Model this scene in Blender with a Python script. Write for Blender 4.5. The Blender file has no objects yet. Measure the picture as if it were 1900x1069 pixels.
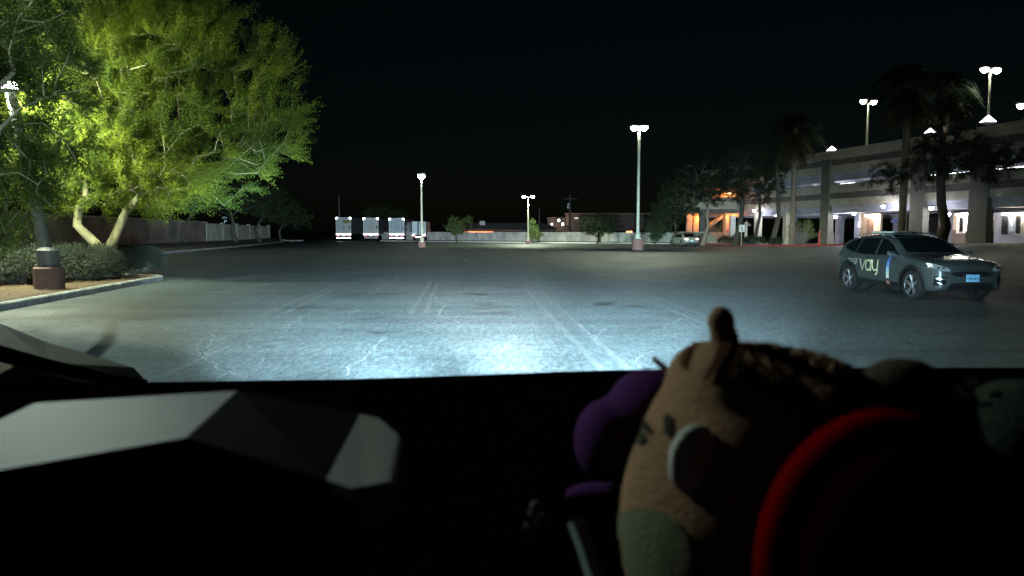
import bpy, bmesh, math, random
import numpy as np
from mathutils import Vector, Matrix, Quaternion
from mathutils.bvhtree import BVHTree
random.seed(7); RNG = np.random.default_rng(7)
S = bpy.context.scene
COL = S.collection
# ------------------------------------------------------------------ camera, world, exposure
FPX = 1320.0; CAMZ = 1.6; PITCH = math.atan(104.5 / FPX)
cam_d = bpy.data.cameras.new("camera"); cam = bpy.data.objects.new("camera", cam_d); COL.objects.link(cam)
cam.location = (0, 0, CAMZ); cam.rotation_euler = (math.pi / 2 - PITCH, 0, 0)
cam_d.sensor_width = 36; cam_d.lens = 36 * FPX / 1900; cam_d.clip_start = 0.03; cam_d.clip_end = 2000
cam_d.dof.use_dof = True; cam_d.dof.focus_distance = 22; cam_d.dof.aperture_fstop = 4.2
S.camera = cam
W = bpy.data.worlds.new("World"); S.world = W; W.use_nodes = True
nt = W.node_tree; bg = nt.nodes["Background"]
sky = nt.nodes.new("ShaderNodeTexSky"); sky.sky_type = 'NISHITA'; sky.sun_disc = False
sky.sun_elevation = math.radians(14.0); sky.sun_rotation = math.radians(200)
tint = nt.nodes.new("ShaderNodeMix"); tint.data_type = 'RGBA'; tint.blend_type = 'MULTIPLY'; tint.inputs[0].default_value = 1
tint.inputs[7].default_value = (.50, .60, .58, 1)
nt.links.new(sky.outputs[0], tint.inputs[6]); nt.links.new(tint.outputs[2], bg.inputs[0])
bg.inputs[1].default_value = 0.00042
S.view_settings.view_transform = 'Standard'; S.view_settings.look = 'None'
S.view_settings.exposure = 1.0; S.view_settings.gamma = 1
S.cycles.use_denoising = True
S.cycles.max_bounces = 6; S.cycles.transparent_max_bounces = 12
S.cycles.sample_clamp_indirect = 4
moon_d = bpy.data.lights.new("faint_sky_light", 'SUN'); moon_d.energy = 0.010; moon_d.angle = math.radians(12); moon_d.color = (.75, .9, 1)
moon = bpy.data.objects.new("faint_sky_light", moon_d); COL.objects.link(moon); moon.rotation_euler = (math.radians(50), 0, math.radians(-25))

# ------------------------------------------------------------------ helpers
CP, SP = math.cos(PITCH), math.sin(PITCH)
def ray(px, py):
    x = (px - 950) / FPX; y = -(py - 534.5) / FPX
    return Vector((x, CP + y * SP, -SP + y * CP))
def P(px, py, Y):
    d = ray(px, py); return Vector((0, 0, CAMZ)) + d * (Y / d.y)
def G(px, py, z=0.0):
    d = ray(px, py); return Vector((0, 0, CAMZ)) + d * ((z - CAMZ) / d.z)
def sst(t):
    t = max(0.0, min(1.0, t)); return t * t * (3 - 2 * t)
def H(x, y): return 0.6 * sst((x - 18) / 16) * sst((82 - y) / 30)

def tag(o, label=None, cat=None, group=None, kind=None):
    if label: o["label"] = label
    if cat: o["category"] = cat
    if group: o["group"] = group
    if kind: o["kind"] = kind
    return o
def thing(name, label, cat, loc=(0, 0, 0), rz=0, group=None):
    o = bpy.data.objects.new(name, None); COL.objects.link(o); o.location = loc; o.rotation_euler = (0, 0, rz)
    o.empty_display_size = .2
    return tag(o, label, cat, group)
def link(name, me, mat=None, parent=None, smooth=False):
    o = bpy.data.objects.new(name, me); COL.objects.link(o)
    if mat is not None and len(me.materials) == 0: me.materials.append(mat)
    if parent is not None: o.parent = parent
    if smooth:
        for p in me.polygons: p.use_smooth = True
    return o
def fast_mesh(name, V, F):
    me = bpy.data.meshes.new(name); V = np.asarray(V, dtype=np.float32); F = np.asarray(F, dtype=np.int32)
    k = F.shape[1]
    me.vertices.add(len(V)); me.vertices.foreach_set("co", V.ravel())
    me.loops.add(F.size); me.loops.foreach_set("vertex_index", F.ravel())
    me.polygons.add(len(F)); me.polygons.foreach_set("loop_start", np.arange(0, F.size, k, dtype=np.int32))
    me.polygons.foreach_set("loop_total", np.full(len(F), k, dtype=np.int32))
    me.update(calc_edges=True); return me

class MB:
    def __init__(s): s.v = []; s.f = []; s.sm = []
    def add(s, vs, fs, smooth=False):
        b = len(s.v); s.v += [tuple(v) for v in vs]; s.f += [tuple(i + b for i in f) for f in fs]; s.sm += [smooth] * len(fs); return s
    def box(s, c, d, M=None):
        x, y, z = d[0] / 2, d[1] / 2, d[2] / 2
        vs = [Vector((sx * x, sy * y, sz * z)) for sx in (-1, 1) for sy in (-1, 1) for sz in (-1, 1)]
        if M is not None: vs = [M @ v for v in vs]
        vs = [v + Vector(c) for v in vs]
        return s.add(vs, [(0, 1, 3, 2), (4, 6, 7, 5), (0, 4, 5, 1), (2, 3, 7, 6), (0, 2, 6, 4), (1, 5, 7, 3)])
    def cbox(s, c, d, b=.02, M=None):
        bm = bmesh.new(); bmesh.ops.create_cube(bm, size=1)
        for v in bm.verts: v.co = Vector((v.co.x * d[0], v.co.y * d[1], v.co.z * d[2]))
        bmesh.ops.bevel(bm, geom=bm.edges[:], offset=b, segments=2, affect='EDGES', profile=.5)
        bm.verts.index_update()
        s.add([(M @ v.co if M is not None else v.co) + Vector(c) for v in bm.verts], [[v.index for v in f.verts] for f in bm.faces]); bm.free(); return s
    def tube(s, pts, r, n=8, cap=True, smooth=True):
        pts = [Vector(p) for p in pts]; rs = r if isinstance(r, (list, tuple)) else [r] * len(pts)
        vs = []; up = None
        for i, p in enumerate(pts):
            d = (pts[min(i + 1, len(pts) - 1)] - pts[max(i - 1, 0)]).normalized()
            a = d.orthogonal().normalized() if up is None else (up - d * up.dot(d)).normalized()
            up = a; b = d.cross(a)
            for k in range(n):
                t = 2 * math.pi * k / n; vs.append(p + (a * math.cos(t) + b * math.sin(t)) * rs[i])
        fs = [(i * n + k, i * n + (k + 1) % n, (i + 1) * n + (k + 1) % n, (i + 1) * n + k) for i in range(len(pts) - 1) for k in range(n)]
        s.add(vs, fs, smooth)
        if cap: s.add(vs[:n], [tuple(reversed(range(n)))]); s.add(vs[-n:], [tuple(range(n))])
        return s
    def lathe(s, prof, c=(0, 0, 0), n=20, axis='z', smooth=False, cap=True):
        vs = []; c = Vector(c)
        for r, h in prof:
            for k in range(n):
                t = 2 * math.pi * k / n
                v = (r * math.cos(t), r * math.sin(t), h) if axis == 'z' else (h, r * math.cos(t), r * math.sin(t))
                vs.append(Vector(v) + c)
        m = len(prof)
        fs = [(i * n + k, i * n + (k + 1) % n, (i + 1) * n + (k + 1) % n, (i + 1) * n + k) for i in range(m - 1) for k in range(n)]
        s.add(vs, fs, smooth)
        if cap: s.add(vs[:n], [tuple(reversed(range(n)))]); s.add(vs[-n:], [tuple(range(n))])
        return s
    def prism(s, poly, ex):  # poly: list of 3D points (planar), ex: extrusion vector
        poly = [Vector(p) for p in poly]; ex = Vector(ex); n = len(poly)
        return s.add(poly + [p + ex for p in poly], [tuple(range(n)), tuple(reversed(range(n, 2 * n)))] + [(i, i + n, (i + 1) % n + n, (i + 1) % n) for i in range(n)])
    def build(s, name, mat, parent=None, fix=True):
        me = bpy.data.meshes.new(name); me.from_pydata(s.v, [], s.f)
        me.polygons.foreach_set("use_smooth", s.sm); me.update()
        if fix:
            bm = bmesh.new(); bm.from_mesh(me); bmesh.ops.recalc_face_normals(bm, faces=bm.faces); bm.to_mesh(me); bm.free()
        return link(name, me, mat, parent)

def mat(name, col, rough=.6, metal=0, var=0, vscale=3, bump=0, bscale=40, spec=.5, emis=None, estr=0, coat=0, col2=None, stretch=None):
    m = bpy.data.materials.new(name); m.use_nodes = True; n = m.node_tree; b = n.nodes["Principled BSDF"]
    b.inputs["Base Color"].default_value = (*col, 1); b.inputs["Roughness"].default_value = rough
    b.inputs["Metallic"].default_value = metal; b.inputs["Specular IOR Level"].default_value = spec
    if coat: b.inputs["Coat Weight"].default_value = coat; b.inputs["Coat Roughness"].default_value = .08
    if emis: b.inputs["Emission Color"].default_value = (*emis, 1); b.inputs["Emission Strength"].default_value = estr
    tc = n.nodes.new("ShaderNodeTexCoord"); src = tc.outputs["Object"]
    if stretch:
        mp = n.nodes.new("ShaderNodeMapping"); mp.inputs["Scale"].default_value = stretch; n.links.new(src, mp.inputs[0]); src = mp.outputs[0]
    if var or col2:
        no = n.nodes.new("ShaderNodeTexNoise"); no.inputs["Scale"].default_value = vscale; no.inputs["Detail"].default_value = 5; no.inputs["Roughness"].default_value = .65
        n.links.new(src, no.inputs["Vector"])
        cr = n.nodes.new("ShaderNodeValToRGB"); n.links.new(no.outputs["Fac"], cr.inputs[0])
        c2 = col2 or tuple(min(1, c * (1 + var)) for c in col); c1 = col if col2 else tuple(c * (1 - var) for c in col)
        cr.color_ramp.elements[0].position = .36; cr.color_ramp.elements[1].position = .64
        cr.color_ramp.elements[0].color = (*c1, 1); cr.color_ramp.elements[1].color = (*c2, 1)
        n.links.new(cr.outputs[0], b.inputs["Base Color"])
    if bump:
        nb = n.nodes.new("ShaderNodeTexNoise"); nb.inputs["Scale"].default_value = bscale; nb.inputs["Detail"].default_value = 4
        n.links.new(src, nb.inputs["Vector"])
        bp = n.nodes.new("ShaderNodeBump"); bp.inputs["Strength"].default_value = bump; bp.inputs["Distance"].default_value = .02
        n.links.new(nb.outputs["Fac"], bp.inputs["Height"]); n.links.new(bp.outputs[0], b.inputs["Normal"])
    return m
def emat(name, col, strength, sample=False):
    m = mat(name, (.8, .8, .8), emis=col, estr=strength)
    m.cycles.emission_sampling = 'AUTO' if sample else 'NONE'
    return m
def leafmat(name, c1, c2, trans=.35, vscale=1.2):
    m = bpy.data.materials.new(name); m.use_nodes = True; n = m.node_tree
    for x in list(n.nodes):
        if x.type == 'BSDF_PRINCIPLED': n.nodes.remove(x)
    out = [x for x in n.nodes if x.type == 'OUTPUT_MATERIAL'][0]
    tc = n.nodes.new("ShaderNodeTexCoord"); no = n.nodes.new("ShaderNodeTexNoise"); no.inputs["Scale"].default_value = vscale; no.inputs["Detail"].default_value = 4
    n.links.new(tc.outputs["Object"], no.inputs["Vector"])
    cr = n.nodes.new("ShaderNodeValToRGB"); cr.color_ramp.elements[0].position = .38; cr.color_ramp.elements[1].position = .62
    cr.color_ramp.elements[0].color = (*c1, 1); cr.color_ramp.elements[1].color = (*c2, 1); n.links.new(no.outputs["Fac"], cr.inputs[0])
    d = n.nodes.new("ShaderNodeBsdfPrincipled"); d.inputs["Roughness"].default_value = .8; d.inputs["Specular IOR Level"].default_value = .15; t = n.nodes.new("ShaderNodeBsdfTranslucent"); mx = n.nodes.new("ShaderNodeMixShader")
    mx.inputs[0].default_value = trans
    n.links.new(cr.outputs[0], d.inputs[0]); n.links.new(cr.outputs[0], t.inputs[0]); n.links.new(d.outputs[0], mx.inputs[1]); n.links.new(t.outputs[0], mx.inputs[2])
    n.links.new(mx.outputs[0], out.inputs[0]); return m

def text_obj(body, size, name, m, parent, M, extrude=.003, offset=0.0, spacing=1.0, align='CENTER'):
    cu = bpy.data.curves.new(name, 'FONT'); cu.body = body; cu.size = size; cu.extrude = extrude; cu.offset = offset
    cu.space_character = spacing; cu.align_x = align; cu.align_y = 'CENTER'; cu.resolution_u = 3
    t = bpy.data.objects.new("tmp_text", cu); COL.objects.link(t)
    dg = bpy.context.evaluated_depsgraph_get(); me = bpy.data.meshes.new_from_object(t.evaluated_get(dg))
    bpy.data.objects.remove(t); me.materials.clear(); me.transform(M); return link(name, me, m, parent)
def evaluated(o):
    dg = bpy.context.evaluated_depsgraph_get(); me = bpy.data.meshes.new_from_object(o.evaluated_get(dg)); o.modifiers.clear(); o.data = me; return o
def lamp(name, kind, loc, power, col, size=.12, parent=None, spot=None, blend=.5, aim=None):
    d = bpy.data.lights.new(name, kind); d.energy = power; d.color = col; d.shadow_soft_size = size
    o = bpy.data.objects.new(name, d); COL.objects.link(o); o.location = loc
    if kind == 'SPOT': d.spot_size = math.radians(spot); d.spot_blend = blend
    if aim is not None: o.rotation_euler = (Vector(aim) - Vector(loc)).to_track_quat('-Z', 'Y').to_euler()
    if parent is not None: o.parent = parent
    return o
def copy_tree(o, parent=None):
    c = o.copy(); COL.objects.link(c)
    if parent is not None: c.parent = parent; c.matrix_parent_inverse = o.matrix_parent_inverse
    for ch in [x for x in bpy.data.objects if x.parent == o]: copy_tree(ch, c)
    return c

# ------------------------------------------------------------------ materials
M_conc = mat('weathered_concrete', (.30, .29, .26), .85, var=.25, vscale=2.5, bump=.3, bscale=25)
M_kerb = mat('kerb_concrete', (.26, .27, .26), .85, var=.35, vscale=4, bump=.4, bscale=30)
M_red = mat('red_kerb_paint', (.33, .05, .03), .7, var=.35, vscale=3)
M_pole = mat('pole_paint', (.42, .42, .30), .5, var=.1)
M_base = mat('red_concrete', (.20, .105, .085), .85, var=.15, vscale=5, bump=.3)
M_black = mat('black_plastic', (.0012, .0012, .0012), .9, spec=.0)
M_head = mat('lamp_housing', (.12, .12, .11), .5)
M_lens = emat('lamp_lens', (.93, 1.0, .86), 60)
M_lens_cool = emat('cool_lamp_lens', (.8, .84, 1.0), 45)
M_lens_warm = emat('warm_lamp_lens', (1.0, .5, .18), 12)
GREEN = (.90, 1.0, .72); COOL = (.78, .80, 1.0); ORANGE = (1.0, .32, .06)

def asphalt_material():
    m = bpy.data.materials.new('asphalt'); m.use_nodes = True; n = m.node_tree; b = n.nodes["Principled BSDF"]; L = n.links
    N = n.nodes.new
    tc = N("ShaderNodeTexCoord"); o = tc.outputs["Object"]
    def noise(scale, detail=4, vec=None, rough=.6, sc=None):
        x = N("ShaderNodeTexNoise"); x.inputs["Scale"].default_value = scale; x.inputs["Detail"].default_value = detail; x.inputs["Roughness"].default_value = rough
        if sc:
            mp = N("ShaderNodeMapping"); mp.inputs["Scale"].default_value = sc; L.new(o, mp.inputs[0]); L.new(mp.outputs[0], x.inputs["Vector"])
        else: L.new(vec or o, x.inputs["Vector"])
        return x
    def ramp(src, stops):
        r = N("ShaderNodeValToRGB"); L.new(src, r.inputs[0]); e = r.color_ramp.elements
        while len(e) < len(stops): e.new(.5)
        for k, (p, c) in enumerate(stops): e[k].position = p; e[k].color = (c, c, c, 1) if not isinstance(c, tuple) else (*c, 1)
        return r.outputs[0]
    def mul(a, c, fac=1.0):
        x = N("ShaderNodeMix"); x.data_type = 'RGBA'; x.blend_type = 'MULTIPLY'; x.inputs[0].default_value = fac; L.new(a, x.inputs[6]); L.new(c, x.inputs[7]); return x.outputs[2]
    large = ramp(noise(.09, 5).outputs["Fac"], [(.3, (.054, .074, .078)), (.7, (.102, .124, .124))])
    speck = ramp(noise(38, 4, rough=.85).outputs["Fac"], [(.38, .35), (.55, .9), (.68, 2.8)])
    speck2 = ramp(noise(11, 6, rough=.8).outputs["Fac"], [(.3, .55), (.5, .95), (.7, 1.6)])
    speck3 = ramp(noise(3.2, 8, rough=.85).outputs["Fac"], [(.3, .6), (.5, 1.0), (.64, 1.15), (.72, 1.9)])
    speck4 = ramp(noise(1, 5, sc=(15, 3.2, 1), rough=.8).outputs["Fac"], [(.36, .5), (.5, .95), (.6, 1.3), (.68, 2.1)])
    c = mul(mul(mul(mul(large, speck), speck2), speck3), speck4)
    streak = ramp(noise(1, 5, sc=(.10, 1.3, 1)).outputs["Fac"], [(.35, .75), (.5, 1.0), (.62, 1.15)])
    c = mul(c, streak)
    stain = ramp(noise(.55, 6, rough=.55).outputs["Fac"], [(.25, .25), (.33, .75), (.37, 1.0)])
    c = mul(c, stain)
    # cracks: narrow pale filled lines on a distorted voronoi net, broken up by noise
    dn = noise(.6, 8, rough=.72)
    vm = N("ShaderNodeVectorMath"); vm.operation = 'MULTIPLY_ADD'; L.new(dn.outputs["Color"], vm.inputs[0]); vm.inputs[1].default_value = (1.1, 1.1, 0); L.new(o, vm.inputs[2])
    vo = N("ShaderNodeTexVoronoi"); vo.feature = 'DISTANCE_TO_EDGE'; vo.inputs["Scale"].default_value = .20; L.new(vm.outputs[0], vo.inputs["Vector"])
    ck = ramp(vo.outputs["Distance"], [(0.0, .35), (.0008, .25), (.0018, 0.0)])
    gate = ramp(noise(.12, 3).outputs["Fac"], [(.40, 0.0), (.50, 1.0)])
    ck = mul(ck, gate)
    mx = N("ShaderNodeMix"); mx.data_type = 'RGBA'; L.new(ck, mx.inputs[0]); L.new(c, mx.inputs[6]); mx.inputs[7].default_value = (.15, .155, .15, 1)
    L.new(mx.outputs[2], b.inputs["Base Color"])
    rr = ramp(noise(.4, 4).outputs["Fac"], [(.3, .62), (.7, .85)]); L.new(rr, b.inputs["Roughness"]); b.inputs["Specular IOR Level"].default_value = .35
    bp = N("ShaderNodeBump"); bp.inputs["Strength"].default_value = .5; bp.inputs["Distance"].default_value = .012
    nb = noise(90, 3, rough=.8); L.new(nb.outputs["Fac"], bp.inputs["Height"]); L.new(bp.outputs[0], b.inputs["Normal"])
    return m
M_asph = asphalt_material()

# ------------------------------------------------------------------ ground
def ground():
    xs = np.concatenate([np.linspace(-900, -60, 8), np.linspace(-50, 60, 56), np.linspace(80, 900, 8)])
    ys = np.concatenate([np.linspace(-60, 0, 4), np.linspace(4, 140, 69), np.linspace(170, 1600, 9)])
    V = [(x, y, H(x, y)) for y in ys for x in xs]; nx = len(xs)
    F = [(j * nx + i, j * nx + i + 1, (j + 1) * nx + i + 1, (j + 1) * nx + i) for j in range(len(ys) - 1) for i in range(nx - 1)]
    tag(link('ground', fast_mesh('ground', V, F), M_asph, smooth=True), kind='structure')
ground()

def worn_paint():
    m = mat('worn_road_paint', (.20, .215, .21), .8); n = m.node_tree; b = n.nodes["Principled BSDF"]
    tc = n.nodes.new("ShaderNodeTexCoord"); no = n.nodes.new("ShaderNodeTexNoise"); no.inputs["Scale"].default_value = 3.0; no.inputs["Detail"].default_value = 8; no.inputs["Roughness"].default_value = .8
    n.links.new(tc.outputs["Object"], no.inputs["Vector"]); r = n.nodes.new("ShaderNodeValToRGB"); n.links.new(no.outputs["Fac"], r.inputs[0])
    r.color_ramp.elements[0].position = .36; r.color_ramp.elements[0].color = (.12, .12, .12, 1); r.color_ramp.elements[1].position = .72; r.color_ramp.elements[1].color = (.48, .48, .48, 1)
    n.links.new(r.outputs[0], b.inputs["Alpha"]); return m
def markings():
    mb = MB()
    def line(a, b, w=.10):
        a, b = Vector((a[0], a[1], .004)), Vector((b[0], b[1], .004)); d = (b - a).normalized(); s = Vector((-d.y, d.x, 0)) * w / 2
        mb.add([a - s, a + s, b + s, b - s], [(0, 1, 2, 3)])
    for (x0, y0, x1, y1) in [(157, 598, 500, 522), (215, 594, 512, 523), (490, 583, 640, 522), (520, 585, 652, 522), (760, 583, 800, 522), (790, 583, 812, 522),
                             (977, 540, 1124, 693), (1003, 540, 1176, 693), (1103, 517, 1330, 610), (1125, 516, 1380, 615), (430, 640, 300, 700), (1200, 505, 1420, 560)]:
        a, b = G(x0, y0), G(x1, y1); line(a, b)
    for k in range(6):
        x = 2 + k * 3.1; line((x, 34), (x - .4, 46)); line((x + .4, 34), (x, 46))
    for k in range(5):
        x = -9 + k * 3.1; line((x, 34), (x - .6, 46)); line((x + .4, 34), (x - .2, 46))
    line(G(130, 560), G(620, 545), .12)
    
    tag(mb.build('painted_markings', worn_paint(), fix=False), kind='structure')
markings()

def cracks():
    A = lambda L: [(594 + x / 2.844, 390 + y / 2.845) for x, y in L]; B = lambda L: [(x / 2.527, 297 + y / 2.527) for x, y in L]
    paths = [A(p) for p in ([(60, 890), (150, 845), (130, 830), (210, 785), (250, 750), (320, 710), (350, 685), (420, 660), (520, 630), (640, 605), (740, 590), (650, 570), (620, 550), (660, 505), (620, 475), (590, 440)],
        [(230, 460), (330, 405), (390, 370), (445, 325)], [(1690, 835), (1665, 795), (1700, 765), (1760, 737)], [(1460, 712), (1475, 665), (1515, 625)], [(1260, 605), (1340, 575), (1420, 565)], [(1220, 500), (1265, 470)],
        [(1770, 635), (1830, 600), (1900, 570)], [(960, 745), (965, 720), (1030, 660)], [(1040, 700), (1200, 690)], [(1020, 330), (1050, 300)], [(1080, 310), (1140, 335), (1180, 368)], [(620, 320), (690, 335)], [(150, 545), (195, 530), (170, 515)])]
    paths += [B(p) for p in ([(920, 865), (925, 900), (950, 925), (970, 945)], [(985, 810), (990, 880), (1010, 940), (1050, 980), (1110, 1010)], [(940, 860), (1060, 830), (1160, 800), (1220, 795)], [(1330, 790), (1400, 755), (1455, 720)], [(780, 800), (820, 780)], [(1040, 700), (1070, 715)])]
    rng = np.random.default_rng(8); mb = MB()
    for p in paths:
        pts = [G(x, y) for x, y in p]; q = []
        for a, b in zip(pts, pts[1:]):
            n = max(2, int((b - a).length / .07))
            for k in range(n): q.append(a.lerp(b, k / n))
        q.append(pts[-1]); w = 0; V = []; drift = 0
        for i, c in enumerate(q):
            drift = drift * .8 + rng.normal(0, .022); d = (q[min(i + 1, len(q) - 1)] - q[max(i - 1, 0)]).normalized(); sd = Vector((-d.y, d.x, 0)); hw = max(.004, rng.normal(.0055, .003)) * min(2.4, .5 + c.y / 16); c2 = c + sd * drift + Vector((0, 0, .0035)); V += [c2 - sd * hw, c2 + sd * hw]
        mb.add(V, [(2 * i, 2 * i + 1, 2 * i + 3, 2 * i + 2) for i in range(len(q) - 1)])
    tag(mb.build('pavement_cracks', mat('crack_filler', (.185, .195, .19), .9), fix=False), kind='structure')
    mb = MB()
    for X, Y, rx, ry in [(1500, 500, 95, 9), (1640, 510, 90, 8), (1560, 540, 50, 4), (130, 526, 60, 5), (830, 443, 75, 6), (850, 520, 60, 4), (900, 545, 120, 3), (1310, 412, 30, 4), (1740, 398, 25, 4), (1650, 350, 30, 3), (310, 648, 90, 4), (1110, 712, 30, 4), (1200, 757, 20, 3), (790, 370, 30, 4), (600, 740, 8, 3), (1000, 410, 60, 3), (1700, 440, 60, 4)]:
        x, y = 594 + X / 2.844, 390 + Y / 2.845; c = G(x, y); a = (G(x + rx / 2.844, y) - c).length; b = abs(G(x, y - ry / 2.845).y - G(x, y + ry / 2.845).y) / 2
        for k in range(5):
            o = c + Vector((rng.normal(0, a * .45), rng.normal(0, b * .5), .003 + .0001 * k)); n = 22; r_ = rng.uniform(.25, .6)
            mb.add([o] + [o + Vector((a * r_ * math.cos(6.2832 * i / n) * rng.uniform(.6, 1.15), b * r_ * math.sin(6.2832 * i / n) * rng.uniform(.6, 1.15), 0)) for i in range(n)], [(0, 1 + i, 1 + (i + 1) % n) for i in range(n)])
    sm = mat('oil_stain', (.010, .013, .014), .6); tag(mb.build('oil_stains', sm, fix=False), kind='structure')
    # pale grit and litter specks
    mb = MB()
    for i in range(260):
        y = rng.uniform(9, 60); x = rng.uniform(-.5, .6) * y; s_ = rng.uniform(.004, .010) * (1 + y / 60); mb.add([Vector((x + dx * s_, y + dy * s_ * .7, .004 + dz * s_ * .3)) for dx, dy, dz in ((-1, 0, 0), (0, -1, 0), (1, 0, 0), (0, 1, 0), (0, 0, 1))], [(0, 1, 4), (1, 2, 4), (2, 3, 4), (3, 0, 4)])
    tag(mb.build('loose_grit', mat('pale_grit', (.22, .22, .20), .9), fix=False), 'pale bits of grit scattered over the asphalt', 'grit', kind='stuff')
cracks()

# kerbs and planted beds on the left
M_soil = mat('dry_soil', (.055, .035, .018), .95, var=.6, vscale=2.2, bump=1, bscale=14, col2=(.085, .052, .026))
M_soil2 = mat('dark_soil', (.030, .026, .014), .95, bump=1, bscale=10, col2=(.07, .05, .025), vscale=1.5)
M_litter = mat('dry_leaf_litter', (.12, .085, .04), .9)
def kerb_strip(name, pts, w=.16, h=.16, m=None):
    mb = MB(); n = len(pts)
    for i in range(n - 1):
        a, b = Vector(pts[i]), Vector(pts[i + 1]); L = (b - a).length; k = max(1, round(L / 3))
        for q in range(k):
            p0 = a.lerp(b, q / k); p1 = a.lerp(b, (q + 1) / k); d = (p1 - p0).normalized(); s = Vector((-d.y, d.x, 0))
            g = .012 if k > 1 else 0; p0 = p0 + d * g
            z0, z1 = H(p0.x, p0.y), H(p1.x, p1.y)
            prof = [(0, -.1), (0, h - .03), (.03, h), (w, h), (w, -.1)]
            A = [p0 + s * u + Vector((0, 0, z0 + v)) for u, v in prof]; B = [p1 + s * u + Vector((0, 0, z1 + v)) for u, v in prof]
            m5 = len(prof)
            mb.add(A + B, [tuple(range(m5)), tuple(reversed(range(m5, 2 * m5)))] + [(j, j + m5, (j + 1) % m5 + m5, (j + 1) % m5) for j in range(m5)])
    return tag(mb.build(name, m or M_kerb), kind='structure')
isl = [(-9.35, 6.0, 0), (-9.9, 11, 0), (-10.4, 15, 0), (-11.0, 19.5, 0), (-11.35, 22.6, 0), (-11.5, 23.4, 0), (-11.85, 23.95, 0), (-12.5, 24.2, 0), (-16, 25.6, 0), (-22.5, 28.5, 0)]
kerb_strip('kerb', isl)
bound = [(-22.3, 31, 0), (-24.0, 44, 0), (-25.5, 54, 0), (-27.5, 68, 0), (-30.5, 86, 0), (-33.6, 103, 0), (-34.0, 106, 0)]
kerb_strip('kerb', bound)
def bed(name, outline_fn, xs, ys, zf, m):
    V = []; F = []; nx = len(xs)
    for y in ys:
        x0, x1 = outline_fn(y)
        for u in xs: x = x0 + (x1 - x0) * u; V.append((x, y, zf(u, x, y)))
    for j in range(len(ys) - 1):
        for i in range(nx - 1): F.append((j * nx + i, j * nx + i + 1, (j + 1) * nx + i + 1, (j + 1) * nx + i))
    return tag(link(name, fast_mesh(name, V, F), m, smooth=True), kind='structure')
def isl_right(y):
    pts = sorted([(p[1], p[0]) for p in isl]); ys_, xs_ = zip(*pts); return float(np.interp(y, ys_, xs_)) - .12
def wallx(y): return -23 - 13 * (y - 15) / 91
bed('soil_bed', lambda y: (wallx(y) - .3, isl_right(y)), np.linspace(0, 1, 40), np.linspace(6.1, 28.2, 60),
    lambda u, x, y: .13 + .5 * sst((wallx(y) + 5.5 - x) / 5.5) + .03 * math.sin(x * 3.1 + y) * math.sin(y * 2.3), M_soil)
def bnd_right(y):
    ys_, xs_ = [p[1] for p in bound], [p[0] for p in bound]; return float(np.interp(y, ys_, xs_)) - .12
bed('planting_strip', lambda y: (wallx(y) - .3, bnd_right(y)), np.linspace(0, 1, 14), np.linspace(28.3, 106, 110),
    lambda u, x, y: .13 + .5 * sst((1 - u) * 1.4) + .06 * math.sin(x * 2.1 + y * 1.3) * math.sin(y * .9) * u * (1 - u) * 4, M_soil2)
def litter():
    V = []; F = []
    for i in range(2600):
        y = RNG.uniform(9, 27.5); xr = isl_right(y) - .15; x = xr - RNG.exponential(2.6)
        if x < wallx(y) + 1: continue
        z = .15 + .5 * sst((wallx(y) + 5.5 - x) / 5.5) + .03 * math.sin(x * 3.1 + y) * math.sin(y * 2.3) + .012
        s = RNG.uniform(.015, .045); a = RNG.uniform(0, 6.28); t = RNG.uniform(-.5, .5)
        d = np.array([math.cos(a), math.sin(a), t * .5]) * s; e = np.array([-math.sin(a), math.cos(a), t]) * s * .5; c = np.array([x, y, z]); b = len(V)
        V += [c - d, c - e, c + d, c + e]; F.append((b, b + 1, b + 2, b + 3))
    tag(link('leaf_litter', fast_mesh('leaf_litter', V, F), M_litter), 'dry fallen leaves scattered over the brown soil island', 'leaf litter', kind='stuff')
litter()

# block wall on the left
def brick(name, c1, c2, mort, bw, bh, scale=1):
    m = mat(name, c1, .9); n = m.node_tree; b = n.nodes["Principled BSDF"]
    uv = n.nodes.new("ShaderNodeTexCoord"); br = n.nodes.new("ShaderNodeTexBrick"); n.links.new(uv.outputs["UV"], br.inputs["Vector"])
    br.inputs["Color1"].default_value = (*c1, 1); br.inputs["Color2"].default_value = (*c2, 1); br.inputs["Mortar"].default_value = (*mort, 1)
    br.inputs["Scale"].default_value = scale; br.inputs["Brick Width"].default_value = bw; br.inputs["Row Height"].default_value = bh; br.inputs["Mortar Size"].default_value = .012
    no = n.nodes.new("ShaderNodeTexNoise"); no.inputs["Scale"].default_value = .6; no.inputs["Detail"].default_value = 6; n.links.new(uv.outputs["UV"], no.inputs["Vector"])
    r = n.nodes.new("ShaderNodeValToRGB"); r.color_ramp.elements[0].position = .35; r.color_ramp.elements[1].position = .65
    r.color_ramp.elements[0].color = (.5, .48, .45, 1); r.color_ramp.elements[1].color = (1.15, 1.12, 1.05, 1); n.links.new(no.outputs["Fac"], r.inputs[0])
    mx = n.nodes.new("ShaderNodeMix"); mx.data_type = 'RGBA'; mx.blend_type = 'MULTIPLY'; mx.inputs[0].default_value = 1
    n.links.new(br.outputs["Color"], mx.inputs[6]); n.links.new(r.outputs[0], mx.inputs[7]); n.links.new(mx.outputs[2], b.inputs["Base Color"])
    bp = n.nodes.new("ShaderNodeBump"); bp.inputs["Strength"].default_value = .6; bp.inputs["Distance"].default_value = .01
    n.links.new(br.outputs["Fac"], bp.inputs["Height"]); bp.invert = True; n.links.new(bp.outputs[0], b.inputs["Normal"]); return m
M_block = brick('block_wall', (.38, .35, .28), (.44, .40, .32), (.18, .16, .13), .42, .21)
M_block_red = brick('reddish_block_wall', (.24, .18, .16), (.28, .21, .18), (.10, .07, .07), .42, .21)
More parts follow.
